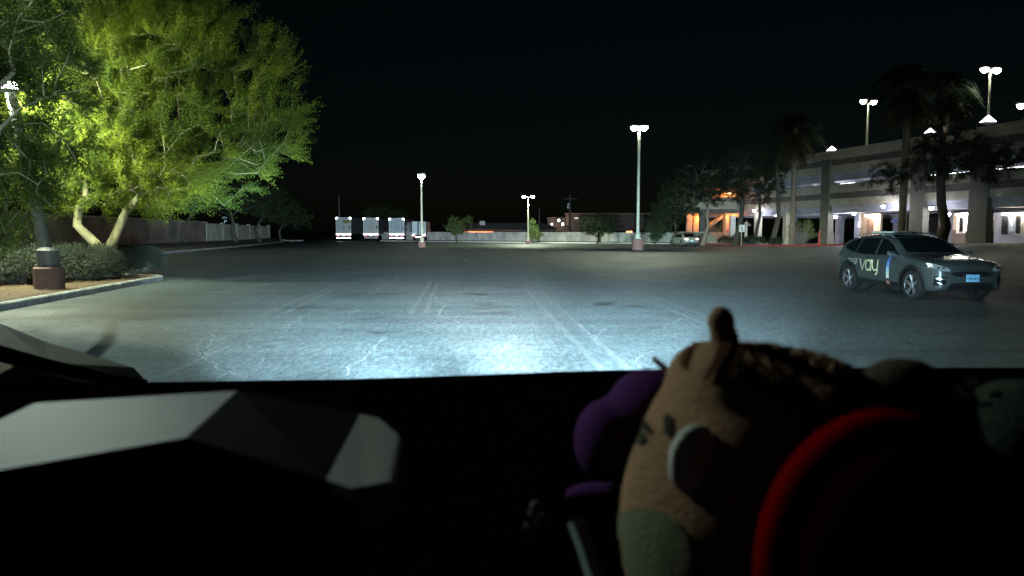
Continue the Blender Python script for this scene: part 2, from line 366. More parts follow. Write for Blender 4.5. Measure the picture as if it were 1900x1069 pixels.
M_panel = mat('wall_panel', (.36, .36, .28), .9, var=.35, vscale=1.1, bump=.3, stretch=(1, 1, .35))
M_wallpale = mat('pale_back_wall', (.36, .34, .31), .9, var=.3, vscale=.9, bump=.3, stretch=(1, 1, .5))
def wall_seg(name, a, b, z0, z1, th, m, parent, u0=0, cap=True):
    a, b = Vector((*a, 0)), Vector((*b, 0)); d = (b - a).normalized(); s = Vector((-d.y, d.x, 0)) * th; L = (b - a).length
    mb = MB(); mb.prism([a + Vector((0, 0, z0)), b + Vector((0, 0, z0)), b + Vector((0, 0, z1)), a + Vector((0, 0, z1))], s)
    o = mb.build(name, m, parent); me = o.data; uv = me.uv_layers.new(name='UVMap')
    for l in me.loops:
        co = me.vertices[l.vertex_index].co; uv.data[l.index].uv = (u0 + (co - a).dot(d), co.z)
    return o
lw = thing('block_wall', 'long tan block wall running behind the trees on the left', 'wall', (0, 0, 0))
wall_seg('wall_section', (wallx(8), 8), (wallx(44), 44), -.1, 2.55, .25, M_block, lw)
wall_seg('wall_section', (wallx(44), 44), (wallx(73), 73), -.1, 2.52, .25, M_block_red, lw)
mb = MB()
for k in range(5):
    y0, y1 = 73.3 + k * 6.5, 73.3 + k * 6.5 + 6.2
    wall_seg('wall_panel', (wallx(y0), y0), (wallx(y1), y1), -.1, 2.45 - .02 * k, .2, M_panel, lw)
for y in [8] + [73.15 + 6.5 * k for k in range(6)]:
    mb.box((wallx(y) - .1, y, 1.2), (.36, .34, 2.75))
mb.build('post', M_conc, lw)
mb = MB()
for y0, y1 in ((8.2, 44), (44.02, 72.9)):
    a, b = Vector((wallx(y0) + .04, y0, 2.55)), Vector((wallx(y1) + .04, y1, 2.55)); mb.prism([a, b, b + Vector((-.33, 0, 0)), a + Vector((-.33, 0, 0))], (0, 0, .08))
mb.build('coping', M_conc, lw)

# back wall
bw = thing('perimeter_wall', 'low pale wall along the far end of the lot', 'wall', (0, 0, 0))
bpts = [(-24, 128), (-14.5, 120), (4.0, 108), (12.2, 103)]
for i in range(len(bpts) - 1): wall_seg('wall_section', bpts[i], bpts[i + 1], -.1, 1.55, .2, M_wallpale, bw)
bw2 = thing('perimeter_wall', 'grey wall right of the dark gap, behind the tallest middle lamp post', 'wall', (0, 0, 0))
wall_seg('wall_section', (12.7, 101), (27.5, 93), -.1, 1.5, .2, M_panel, bw2)
mb = MB()
for i, (a, b) in enumerate(zip(bpts, bpts[1:])):
    a, b = Vector((*a, .72)), Vector((*b, .72)); n_ = int((b - a).length / 4.5)
    for k in range(n_ + 1): mb.box(a.lerp(b, k / n_) + Vector((0, -.05, 0)), (.24, .24, 1.7))
mb.build('post', M_wallpale, bw)
mb = MB()
for k in range(4): p = Vector((12.7, 100.9, .72)).lerp(Vector((27.5, 92.9, .72)), k / 3); mb.box(p, (.24, .24, 1.62))
mb.build('post', M_panel, bw2)
kerb_strip('kerb', [(26, 88.5, 0), (12.5, 96, 0), (4, 101, 0), (-14, 113, 0), (-22, 119, 0)][::-1], m=mat('far_kerb', (.42, .42, .38), .85, var=.2))
def strip_bed():
    A = [(-22, 119.3), (-14, 113.2), (4, 101.2), (12.5, 96.2), (26, 88.7)]; B = [(-24, 128), (-14.5, 120), (4, 108), (12.5, 103), (27.5, 93)]
    V = [(x, y, .12) for x, y in A] + [(x, y, .2) for x, y in B]; F = [(i, i + 1, i + 6, i + 5) for i in range(4)]
    tag(link('planting_strip', fast_mesh('planting_strip', V, F), M_soil2), kind='structure')
strip_bed()

# ------------------------------------------------------------------ trees
def seg_tubes(A, B, ra, rb, n=5):
    A, B = np.array(A), np.array(B); d = B - A; L = np.linalg.norm(d, axis=1, keepdims=True); d = d / np.maximum(L, 1e-6)
    ref = np.where(np.abs(d[:, 2:3]) > .9, np.array([[1., 0, 0]]), np.array([[0, 0, 1.]])); a = np.cross(d, ref); a /= np.linalg.norm(a, axis=1, keepdims=True); b = np.cross(d, a)
    m = len(A); V = np.zeros((m, 2 * n, 3))
    for k in range(n):
        t = 2 * math.pi * k / n; off = a * math.cos(t) + b * math.sin(t)
        V[:, k] = A + off * np.array(ra)[:, None]; V[:, n + k] = B + off * np.array(rb)[:, None]
    base = (np.arange(m) * 2 * n)[:, None]
    F = np.concatenate([base + np.array([[k, (k + 1) % n, n + (k + 1) % n, n + k]]) for k in range(n)])
    return V.reshape(-1, 3), F
def leaflets(C, D, nper, tl, ll, lw, spread=.8, rng=RNG, stem=.006, curl=0.0):
    """twigs at C along D (unit), each with nper leaflets of length ll"""
    m = len(C); Vs = []; s = np.cross(D, rng.normal(size=(m, 3))); s /= np.linalg.norm(s, axis=1, keepdims=True); u = np.cross(D, s)
    tl = tl * rng.uniform(.6, 1.3, (m, 1)); parts = []
    for k in range(nper):
        f = (k + .5) / nper; side = 1 if k % 2 else -1
        p = C + D * tl * f + np.array([[0, 0, -1]]) * curl * f * f
        dd = D * .55 + s * side * spread + u * rng.normal(0, .35, (m, 1)); dd /= np.linalg.norm(dd, axis=1, keepdims=True)
        l = ll * (1.15 - .5 * f) * rng.uniform(.7, 1.2, (m, 1)); w = np.cross(dd, D + u * rng.normal(0, .8, (m, 1))); w /= np.maximum(np.linalg.norm(w, axis=1, keepdims=True), 1e-6); w *= lw * .5
        parts.append(np.stack([p, p + dd * l * .5 + w, p + dd * l, p + dd * l * .5 - w], 1))
    w = s * stem * .5; e = C + D * tl + np.array([[0, 0, -1]]) * curl
    parts.append(np.stack([C - w, C + w, e + w * .3, e - w * .3], 1))
    V = np.concatenate(parts).reshape(-1, 3); F = np.arange(len(V)).reshape(-1, 4); return V, F
def grow(trunks, ell, N, rng, bias=.25, shell=0.0):
    nodes = []; par = []; plen = []
    for tr in trunks:
        for i, p in enumerate(tr):
            nodes.append(np.array(p, float)); 
            if i == 0: par.append(-1 if not nodes[:-1] else 0); plen.append(0)
            else: par.append(len(nodes) - 2); plen.append(0)
    nT = len(nodes); T = []
    vol = np.array([e[1][0] * e[1][1] * e[1][2] for e in ell]); vol = vol / vol.sum()
    while len(T) < N:
        e = ell[rng.choice(len(ell), p=vol)]; q = rng.normal(size=3); q /= np.linalg.norm(q); r = rng.uniform(shell, 1) ** (1 / 2.4); T.append(np.array(e[0]) + q * r * np.array(e[1]))
    tops = np.array([tr[-1] for tr in trunks]); T = np.array(T)
    T = T[np.argsort(np.min(np.linalg.norm(T[:, None] - tops[None], axis=2), axis=1))]
    tips = []
    for t in T:
        A = np.array(nodes); dl = np.linalg.norm(A - t, axis=1); c = dl + bias * np.array(plen)
        c[:nT] += 0
        for tr in trunks: pass
        j = int(np.argmin(c)); d = dl[j]
        last = j
        k = max(1, int(d / 1.2)); base = nodes[j]
        for q in range(1, k):
            f = q / k; p = base * (1 - f) + t * f + rng.normal(0, .05, 3) * d + np.array([0, 0, .10 * d * math.sin(f * 3.14)])
            nodes.append(p); par.append(last); plen.append(plen[last] + d / k); last = len(nodes) - 1
        nodes.append(t); par.append(last); plen.append(plen[last] + d / k); tips.append(len(nodes) - 1)
    w = np.zeros(len(nodes)); w[tips] = 1
    for i in range(len(nodes) - 1, -1, -1):
        if par[i] >= 0: w[par[i]] += w[i]
    return np.array(nodes), np.array(par), w, np.array(tips), nT
def tree(name, label, cat, loc, trunks, trunk_r, ell, N, twigs, tw, bark, leafm, group=None, seed=1, out=.8, up=.2, shell=0, bias=.25, curl=0.0, rot=None, tipr=.008):
    """all coordinates relative to loc"""
    rng = np.random.default_rng(seed); root = thing(name, label, cat, loc, 0, group)
    nodes, par, w, tips, nT = grow(trunks, ell, N, rng, bias, shell)
    e = [i for i in range(len(nodes)) if par[i] >= 0 and i >= nT]
    r = lambda i: tipr * (max(w[i], 1) ** .48)
    rr = [min(r(i), trunk_r * .55) for i in e]; rp = [min(max(r(par[i]) if par[i] >= nT else r(i) * 1.2, r(i)), trunk_r * .6) for i in e]
    V, F = seg_tubes(nodes[par[e]], nodes[e], rp, rr, 6)
    mb = MB()
    for tr in trunks:
        n = len(tr); mb.tube(tr, [trunk_r * (1.25 if i == 0 else 1.0) * (1 - .45 * i / max(1, n - 1)) for i in range(n)], 12)
    b = len(mb.v); V2 = np.concatenate([np.array(mb.v), V]) if b else V
    me = bpy.data.meshes.new('trunk'); me.from_pydata([tuple(v) for v in V2], [], mb.f + [tuple(int(q) + b for q in f) for f in F])
    link('trunk', me, bark, root, smooth=True)
    # twigs
    cen = np.array(trunks[0][-1], float); tp = nodes[tips]; dr = tp - nodes[par[tips]]; dr /= np.maximum(np.linalg.norm(dr, axis=1, keepdims=True), 1e-6)
    o = tp - cen; o /= np.maximum(np.linalg.norm(o, axis=1, keepdims=True), 1e-6)
    C = np.repeat(tp, twigs, 0); base = np.repeat(dr * .6 + o * out, twigs, 0)
    bp = np.repeat(nodes[par[tips]], twigs, 0); f = rng.uniform(0, 1, (len(C), 1)) ** .6; C = bp * (1 - f) + C * f
    D = base + rng.normal(0, tw.get('jit', .5), C.shape) + np.array([[0, 0, up]]); D /= np.linalg.norm(D, axis=1, keepdims=True)
    V, F = leaflets(C, D, tw['n'], tw['L'], tw['l'], tw['w'], tw.get('spread', .8), rng, curl=curl)
    link('crown', fast_mesh('crown', V, F), leafm, root)
    return root

M_bark_pv = mat('palo_verde_bark', (.13, .12, .06), .85, bump=.8, bscale=6, col2=(.30, .27, .15), vscale=2.5, stretch=(1, 1, .6))
M_bark = mat('dark_bark', (.04, .032, .024), .9, bump=.8, bscale=10, col2=(.07, .06, .042), vscale=5)
M_leaf_pv = leafmat('yellow_green_leaves', (.09, .14, .022), (.26, .30, .030), .4, .3)
M_leaf_dk = leafmat('dark_green_leaves', (.018, .032, .013), (.042, .06, .024), .3, .6)
M_leaf_pine = leafmat('pine_needles', (.009, .016, .008), (.024, .034, .014), .25, .5)
M_leaf_grey = leafmat('grey_green_leaves', (.035, .044, .033), (.06, .07, .05), .25, 1.2)
M_leaf_mid = leafmat('mid_green_leaves', (.07, .11, .03), (.12, .16, .05), .35, 1)

tb = G(205, 514, .15)
def rel(px, py, Y): v = P(px, py, Y) - tb; return (v.x, v.y, v.z)
Yt = tb.y
pvt = dict(n=14, L=.62, l=.14, w=.02, jit=.40, spread=.75)
tree('palo_verde_tree', 'large yellow green palo verde with forked trunk on the kerbed island', 'tree', tb,
     [[(0, 0, -.15), rel(200, 480, Yt), rel(195, 470, Yt), rel(165, 440, Yt - .2), rel(143, 418, Yt - .3), rel(146, 392, Yt - .3), rel(160, 360, Yt - .2)],
      [(.03, 0.02, -.15), rel(203, 480, Yt), rel(206, 455, Yt + .1), rel(222, 420, Yt + .2), rel(232, 395, Yt + .2), rel(262, 362, Yt)]], .19,
     [(rel(318, 190, Yt), (4.1, 4.2, 3.55)), (rel(235, 90, Yt + .5), (3.0, 3.8, 4.2)), (rel(150, 250, Yt + .5), (3.4, 3.0, 2.6)), (rel(265, 345, Yt), (2.6, 2.2, .9))],
     1700, 12, pvt, M_bark_pv, M_leaf_pv, seed=3, out=1.0, up=.3, shell=.30, curl=.05, tipr=.0038)
tb = G(-150, 640, .15); Yt = tb.y
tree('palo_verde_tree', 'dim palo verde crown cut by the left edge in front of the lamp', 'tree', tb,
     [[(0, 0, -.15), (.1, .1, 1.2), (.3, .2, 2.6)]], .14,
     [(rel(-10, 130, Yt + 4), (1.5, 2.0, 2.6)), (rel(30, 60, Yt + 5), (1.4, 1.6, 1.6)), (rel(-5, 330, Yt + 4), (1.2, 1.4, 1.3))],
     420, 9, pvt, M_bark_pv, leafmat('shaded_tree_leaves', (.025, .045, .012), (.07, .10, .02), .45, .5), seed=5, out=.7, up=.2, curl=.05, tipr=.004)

def simple_tree(label, X, base_y, Y, trunk_px, crowns, N, tw, leafm, seed, name='tree', cat='tree', tr=.18, group=None, twigs=7, z0=None, bark=None, **kw):
    b = P(X, 0, Y); b.z = H(b.x, Y) if z0 is None else z0
    f = lambda px, py, dy=0: tuple(P(px, py, Y + dy) - b)
    trunk = [(0, 0, -.1)] + [f(px, py) for px, py in trunk_px]
    ell = [(f(px, py, dy), (rx * Y / FPX, rd, rz * Y / FPX)) for px, py, rx, rz, rd, dy in crowns]
    return tree(name, label, cat, b, [trunk], tr, ell, N, twigs, tw, bark or M_bark, leafm, group, seed, **kw)
tw_s = dict(n=8, L=.5, l=.16, w=.07, jit=.7); tw_p = dict(n=12, L=.55, l=.24, w=.035, jit=.6, spread=.7)
GL = 'trees along the left block wall'
simple_tree('slim straight tree second from the island along the wall', 317, 0, 62, [(316, 430), (317, 400), (322, 380)], [(310, 350, 50, 35, 2.4, 0)], 110, tw_s, M_leaf_dk, 11, group=GL, tr=.13, z0=.4)
simple_tree('dark tree with trunk leaning right against reddish wall', 331, 0, 64, [(336, 435), (343, 415), (356, 400)], [(370, 365, 45, 35, 2.4, 0)], 110, tw_s, M_leaf_dk, 12, group=GL, tr=.15, z0=.4)
simple_tree('broad dark tree with curving trunk by the little white sign', 425, 0, 80, [(430, 430), (433, 415), (430, 400)], [(425, 372, 50, 36, 3, 0), (470, 362, 45, 28, 3, 1)], 200, tw_s, M_leaf_dk, 13, group=GL, tr=.26, z0=.4)
simple_tree('grey green tree with thin crooked trunk before last wall panels', 470, 0, 88, [(474, 428), (480, 415), (488, 402)], [(500, 378, 46, 34, 3, 0)], 190, tw_s, M_leaf_dk, 14, group=GL, tr=.2, z0=.4)
simple_tree('farthest dark tree at the end of the left wall', 510, 0, 98, [(518, 430), (524, 418)], [(535, 400, 38, 28, 3, 0), (560, 412, 22, 20, 2, 4)], 170, tw_s, M_leaf_dk, 15, group=GL, tr=.18, z0=.3)
simple_tree('small multi stem tree before the far wall left of orange lights', 845, 0, 106, [(846, 436)], [(848, 420, 26, 17, 1.8, 0), (868, 408, 10, 9, 1, 0)], 110, tw_s, M_leaf_mid, 16, tr=.12, z0=.1, tipr=.015)
simple_tree('narrow leafy young tree just right of the small double lamp', 990, 0, 99, [(988, 436), (990, 425)], [(990, 422, 9, 16, .8, 0), (994, 436, 12, 8, .9, 0)], 70, tw_s, M_leaf_mid, 17, tr=.08, z0=.1)
simple_tree('wide round dark tree in front of brown buildings', 1112, 0, 96, [(1113, 440), (1118, 428)], [(1110, 417, 42, 20, 2.6, 0)], 200, tw_s, M_leaf_dk, 18, tr=.16, z0=.1)
for i, (px, py, Yd) in enumerate([(640, 395, 150), (700, 392, 165)]):
    pass

def shrub(label, X, Y, r, h, seed, n=240, m=None, name='shrub', group='clipped grey shrubs on the island', z0=.15):
    rng = np.random.default_rng(seed); b = P(X, 0, Y); b.z = z0; root = thing(name, label, 'shrub', b, 0, group)
    th = rng.uniform(0, 6.28, n); fz = rng.uniform(.15, 1, n) ** .7; rad = r * rng.uniform(.55, 1, n) * np.sqrt(np.maximum(.2, 1 - (fz * .75) ** 2.2))
    T = np.stack([rad * np.cos(th), rad * np.sin(th), fz * h * rng.uniform(.85, 1.05, n)], 1); A = np.stack([rng.normal(0, .12, n) * r, rng.normal(0, .12, n) * r, np.zeros(n)], 1)
    Mid = A * .4 + T * .6 + np.array([[0, 0, .08]]); V1, F1 = seg_tubes(np.concatenate([A, Mid]), np.concatenate([Mid, T]), [.014] * n + [.009] * n, [.009] * n + [.004] * n, 4)
    link('stem', fast_mesh('stem', V1, F1), mat('shrub_stem', (.22, .20, .16), .9), root)
    C = np.repeat(T, 11, 0) + rng.normal(0, .10, (n * 11, 3)); C[:, 2] = np.maximum(C[:, 2], .05); D = np.repeat(T / np.linalg.norm(T, axis=1, keepdims=True), 11, 0) + rng.normal(0, .5, C.shape); D /= np.linalg.norm(D, axis=1, keepdims=True)
    V, F = leaflets(C, D, 8, .20, .055, .022, .8, rng, stem=.004); link('foliage', fast_mesh('foliage', V, F), m or M_leaf_grey, root); return root
shrub('grey shrub cut by the left edge beside the post base', 18, 20.3, 1.15, .85, 21, 420)
shrub('widest grey shrub between post base and palo verde trunk', 138, 22.0, 1.0, .85, 22, 460)
shrub('small sparse grey shrub with pale stems right of the trunk', 243, 26.4, .66, .72, 23, 260)

# ------------------------------------------------------------------ lot lamp posts
def lamp_head(parent, x, dz, y=0, s=1.0, lens=None):
    h = MB(); h.cbox((x, y, dz + .12 * s), (.62 * s, .46 * s, .14 * s), .04 * s); ho = h.build('lamp_head', M_head, parent)
    l = MB(); l.lathe([(.03 * s, -.27 * s), (.15 * s, -.22 * s), (.25 * s, -.10 * s), (.26 * s, .0), (.20 * s, .055 * s)], (x, y, dz), 16, smooth=True); l.build('lens', lens or M_lens, ho)
def lamp_post(label, px, base_py, top_py, base_w, base_h, heads, power, X2=None, z0=0, loc=None, lean=0, kind='SPOT', pmat=None, bmat=None, pr=.11, group='lot lamp posts', hs=1.0, split=1.15, yaw=0, color=GREEN, size=160):
    b = loc if loc is not None else G(px, base_py, z0); Y = b.y
    h = P(px, top_py, Y).z - b.z if top_py is not None else 9.5
    r = thing('lamp_post', label, 'lamp post', b, yaw, group)
    mb = MB(); mb.lathe([(base_w / 2, -.2), (base_w / 2, base_h - .04), (base_w / 2 - .04, base_h)], n=24); mb.build('base', bmat or M_base, r)
    mb = MB(); mb.cbox((0, 0, base_h + .03), (base_w * .62, base_w * .62, .06), .012); mb.lathe([(pr * 1.7, base_h + .06), (pr * 1.7, base_h + .42), (pr * 1.1, base_h + .5)], n=16); mb.build('base_plate', pmat or M_pole, r)
    mb = MB(); mb.tube([(0, 0, base_h + .06), (lean * .35, 0, base_h + .06 + (h - base_h) * .4), (lean, 0, h + .05)], [pr, pr * .9, pr * .72], 16); mb.build('pole', pmat or M_pole, r)
    if kind == 'POINT':
        lamp_head(r, lean, h + .02, s=hs); lamp('lamp_light', 'POINT', (lean, 0, h - .42), power, color, .22, r)
    elif heads == 2:
        mb = MB(); mb.tube([(-split / 2 + .2, 0, h), (split / 2 - .2, 0, h)], .045, 8); mb.build('crossarm', M_pole, r)
        for s in (-1, 1):
            lamp_head(r, s * split / 2, h + .02, s=hs); lamp('lamp_light', 'SPOT', (s * split / 2, 0, h - .2), power / 2, color, .14, r, size, .25)
    else:
        mb = MB(); mb.tube([(0, 0, h), (.25, -.25, h + .05)], .045, 8); mb.build('crossarm', M_pole, r)
        lamp_head(r, .05, h + .08, -.2, s=hs); lamp('lamp_light', 'SPOT', (.05, -.2, h - .15), power, color, .14, r, size, .25)
    return r
lamp_post('tallest lot lamp post, double headed, on a wide red base right of centre', 1183, 464, 237, 1.0, .98, 2, 30000, pr=.14, hs=1.15, split=.85)
lamp_post('single headed lamp post on a red base beside the parked trailers', 783, 459, 328, .78, .52, 1, 14000, hs=1.35)
lamp_post('smallest double headed lamp post before the far wall', 980, 453, 365, .6, .42, 2, 9000, pr=.09, hs=.9)
lamp_post('leaning thick lamp post on a dull red base among shrubs at left', 92, 535, 158, .70, .56, 1, 4000, z0=.14, pr=.155, loc=G(92, 535, .14), lean=-.78, kind='POINT', hs=.8, pmat=mat('dull_pole_paint', (.075, .08, .072), .6, var=.15), bmat=mat('dull_red_concrete', (.12, .07, .058), .9, var=.2, vscale=5, bump=.3))
lamp_post('lot lamp post on the island left of the viewer, out of frame', 0, 0, None, .70, .56, 1, 8000, loc=Vector((-12.0, 10.2, .14)), pr=.13, color=(.80, 1.0, .88))
lamp_post('slender lamp post near the left wall, its top lost in branches', 14, 470, 150, .7, .5, 1, 7000, loc=P(16, 470, 49) * 1.0 - Vector((0, 0, P(16, 470, 49).z - .3)), pr=.13)

# ------------------------------------------------------------------ parking garage on the right
O = Vector((38.0, 54.0, 0)); E = Vector((-.2522, .9677, 0)); NN = Vector((.9677, .2522, 0))
def F(t, v, z): return O + E * t + NN * v + Vector((0, 0, z))
def tX(X, v=0):
    k = (X - 950) / FPX; p = O + NN * v; return (p.x - k * p.y) / (k * E.y - E.x)
M_gar = mat('garage_stucco', (.38, .345, .25), .9, var=.15, vscale=1.2, bump=.25)
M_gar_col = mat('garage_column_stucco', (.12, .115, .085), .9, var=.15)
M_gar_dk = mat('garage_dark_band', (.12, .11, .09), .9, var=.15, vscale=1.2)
M_gar_in = mat('garage_concrete', (.34, .34, .37), .85, var=.15, vscale=.8, bump=.2)
M_gar_grey = mat('grey_painted_wall', (.16, .17, .19), .8, var=.1)
def bar(mb, t0, t1, v0, v1, z0, z1):
    mb.prism([F(t0, v0, z0), F(t1, v0, z0), F(t1, v1, z0), F(t0, v1, z0)], (0, 0, z1 - z0))
gar = thing('parking_garage', 'long two storey concrete parking garage along the right side', 'parking garage', (0, 0, 0))
T0, T1 = -14, 47
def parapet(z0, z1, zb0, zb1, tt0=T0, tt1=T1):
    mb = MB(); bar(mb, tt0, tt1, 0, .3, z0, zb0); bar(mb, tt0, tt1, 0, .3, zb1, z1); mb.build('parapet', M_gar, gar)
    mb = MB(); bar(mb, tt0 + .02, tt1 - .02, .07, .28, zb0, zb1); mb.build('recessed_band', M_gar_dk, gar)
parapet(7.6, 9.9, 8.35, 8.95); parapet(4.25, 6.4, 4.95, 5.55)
mb = MB()
for X in (1500, 1545, 1580, 1655, 1720):
    t = tX(X)
    for z in (8.35, 4.95): mb = MB(); bar(mb, t, t + .12, -.01, .07, z, z + .6); mb.build('joint_strip', M_gar_dk, gar)
mb = MB(); bar(mb, T0, T1, .31, 34, 7.3, 7.6); bar(mb, T0, T1, .31, 34, 3.95, 4.25); mb.build('floor_slab', M_gar_in, gar)
mb = MB()
for k in range(16):
    t = T0 + 1 + k * 4.0
    for z in (6.85, 3.55): bar(mb, t, t + .35, .6, 33, z, z + .45 - .002)
for z in (3.5, 6.8):
    for v in (.31, 11, 22): bar(mb, T0, T1, v, v + .45, z, z + .44)
mb.build('ceiling_beam', M_gar_in, gar)
# facade columns
colX = [1402, 1528, 1811]
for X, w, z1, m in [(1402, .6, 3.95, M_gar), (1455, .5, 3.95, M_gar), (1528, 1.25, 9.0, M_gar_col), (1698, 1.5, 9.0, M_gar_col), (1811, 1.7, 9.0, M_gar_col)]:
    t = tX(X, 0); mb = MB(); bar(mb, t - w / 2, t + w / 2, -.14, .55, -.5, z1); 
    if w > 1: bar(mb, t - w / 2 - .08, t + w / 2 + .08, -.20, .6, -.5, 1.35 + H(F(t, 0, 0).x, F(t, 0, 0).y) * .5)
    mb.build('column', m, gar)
for (t, v) in [(3, 9), (12, 9), (21, 9), (30, 9), (39, 9), (3, 20), (12, 20), (21, 20), (30, 20), (39, 20)]:
    mb = MB(); c = F(t, v, 0); bar(mb, t - .35, t + .35, v - .35, v + .35, -.3, 2.9)
    A = [F(t - .35, v - .35, 2.9), F(t - .35, v + .35, 2.9), F(t + .35, v + .35, 2.9), F(t + .35, v - .35, 2.9)]; B = [F(t - .9, v - .35, 3.5), F(t - .9, v + .35, 3.5), F(t + .9, v + .35, 3.5), F(t + .9, v - .35, 3.5)]
    mb.add(A + B, [(0, 1, 2, 3), (7, 6, 5, 4), (0, 4, 5, 1), (1, 5, 6, 2), (2, 6, 7, 3), (3, 7, 4, 0)]); mb.build('inner_column', M_gar_in, gar)
mb = MB(); bar(mb, T0, T1, 33, 33.3, -.5, 7.3); bar(mb, T0 - .3, T0, .3, 33, -.5, 7.3); mb.build('rear_wall', M_gar_in, gar)
# elevator lobby block, office block, grey wall with the level sign
M_lobby = mat('lobby_panel', (.42, .34, .24), .6, var=.1); M_door = mat('brown_door', (.13, .07, .05), .5); M_win = mat('dark_window', (.01, .012, .015), .12, spec=.6)
M_frame = mat('cream_frame', (.55, .52, .44), .6); M_brickred = brick('red_brick', (.20, .08, .05), (.25, .11, .07), (.16, .12, .1), .22, .075)
def facade_box(name, X0, X1, v, z0, z1, m, parent=gar, th=.25, up=0):
    t0, t1 = tX(X0, v), tX(X1, v); mb = MB(); bar(mb, min(t0, t1), max(t0, t1), v, v + th, z0, z1); return mb.build(name, m, parent)
facade_box('lobby_wall', 1591, 1631, 6, -.2, 3.5, M_lobby)
facade_box('lobby_door', 1606, 1617, 5.9, .3, 3.0, M_door, th=.08)
facade_box('lobby_wall', 1583, 1591, 5, -.2, 3.5, M_gar_grey)
facade_box('lobby_wall', 1742, 1765, 5.4, -.2, 3.5, M_gar_grey)
facade_box('office_wall', 1765, 1797, 5, -.2, 1.75, M_brickred)
facade_box('office_wall', 1765, 1797, 5, 1.752, 3.3, M_lobby)
wn = facade_box('window', 1771, 1793, 4.9, 1.45, 2.95, M_frame, th=.08)
facade_box('pane', 1777, 1783, 4.85, 1.6, 2.85, M_win, wn, th=.04)
gw = facade_box('grey_wall', 1829, 1960, 4, -.2, 3.2, M_gar_grey)
for X0, X1 in ((1833, 1839), (1855, 1866), (1881, 1890)):
    w_ = facade_box('window', X0 - 1, X1 + 1, 3.93, 1.35, 2.95, M_frame if X0 > 1880 else M_gar_dk, th=.06); facade_box('pane', X0, X1, 3.9, 1.42, 2.88, M_win, w_, th=.02)
Rg = Matrix(((-E.x, 0, -NN.x, 0), (-E.y, 0, -NN.y, 0), (0, 1, 0, 0), (0, 0, 0, 1)))
def gtext(body, X, v, z, size, name, m, parent, off=0.0):
    t = tX(X, v); M = Matrix.Translation(F(t, v, z)) @ Rg; return text_obj(body, size, name, m, parent, M, offset=off)
M_white = mat('white_paint', (.75, .77, .8), .6)
sg = thing('level_sign', 'grey blue sign reading LEVEL 1 on the grey garage wall', 'sign', (0, 0, 0))
facade_box('sign_panel', 1868, 1880, 3.9, 1.55, 3.0, mat('blue_grey_sign', (.16, .20, .27), .6), sg, th=.03)
gtext('LEVEL', 1874, 3.87, 2.78, .24, 'lettering', M_white, sg, .004); gtext('1', 1874, 3.87, 2.3, .8, 'lettering', M_white, sg, .012); gtext('EXIT', 1874, 3.87, 1.78, .13, 'lettering', M_white, sg)
gtext('B', 1592, 4.97, 2.35, 1.0, 'wall_letter', M_white, gar, .01)
mb = MB(); bar(mb, tX(1676, 8), tX(1650, 8), 8, 8.12, 2.55, 2.95); mb.build('clearance_bar', mat('blue_bar', (.12, .2, .42), .5), gar)
# lights in and on the garage
gl = []
for X, py, pw, dv in [(1397, 391, 60, -.9), (1437, 398, 160, 1.2), (1548, 402, 200, 2.2), (1581, 396, 260, 1.0), (1635, 383, 130, -1.2), (1724, 386, 60, -1.2), (1756, 397, 200, 1.5)]:
    t = tX(X, dv); c = F(t, dv, 0); z = P(X, py, c.y).z; c.z = z
    o = thing('wall_light', '', 'garage light', c, 0, 'bright white lights at the garage ground floor')
    mb = MB(); mb.lathe([(.03, -.17), (.12, -.13), (.165, -.03), (.165, .03), (.12, .09)], n=14, smooth=True); mb.build('lens', M_lens_cool, o)
    mb = MB(); mb.cbox((0, 0, .16), (.3, .3, .13), .02); 
    if dv > 0: mb.tube([(0, 0, .2), (0, 0, 3.5 - z if z < 3.4 else .3)], .025, 6)
    else: mb.tube([(0, 0, .16), (NN.x * .35, NN.y * .35, .16)], .04, 6)
    mb.build('housing', M_head, o)
    lamp('garage_light', 'POINT', (0, 0, -.3), pw, COOL, .12, o); gl.append(o)
for o, l in zip(gl, ['white garage light farthest left, by the white tiled pillar', 'lone white garage light left of the palm trunk', 'lower left white light of the pair left of the letter B',
                     'white garage light directly above the left of the letter B', 'highest and brightest white garage light, over the blue grey pillar', 'small white garage light on a pipe between the two dark trunks', 'white garage light beside the leaning dark trunk']): o['label'] = l
for X, z, w, mt_ in [(1860, 3.05, .5, 1), (1887, 3.05, .5, 1), (1782, 3.15, 1.4, 0), (1611, 3.3, 1.4, 0)]:
    v = 4.4 if X > 1800 else (4.4 if X > 1700 else 5.4); 
    if X > 1800: v = 3.6
    t = tX(X, v); c = F(t, v, z); o = tag(MB().cbox((0, 0, 0), (w, .16, .14), .03).build('strip_light', emat('strip_' + str(X), (1, .86, .7) if X > 1700 else (1, .88, .75), 16)),
        {1860: 'small warm ceiling light left of the LEVEL 1 sign', 1887: 'small warm ceiling light right of the LEVEL 1 sign', 1782: 'long bright strip light over the brick office window', 1611: 'long bright strip light over the brown lobby door'}[X], 'strip light')
    o.location = c; o.rotation_euler = (0, 0, math.atan2(E.y, E.x)); lamp('strip_light_light', 'POINT', (0, 0, -.2), 110 if X < 1800 else 60, (1, .82, .62), .15, o)
UT = emat('upper_tube', (.95, .97, 1), 5)
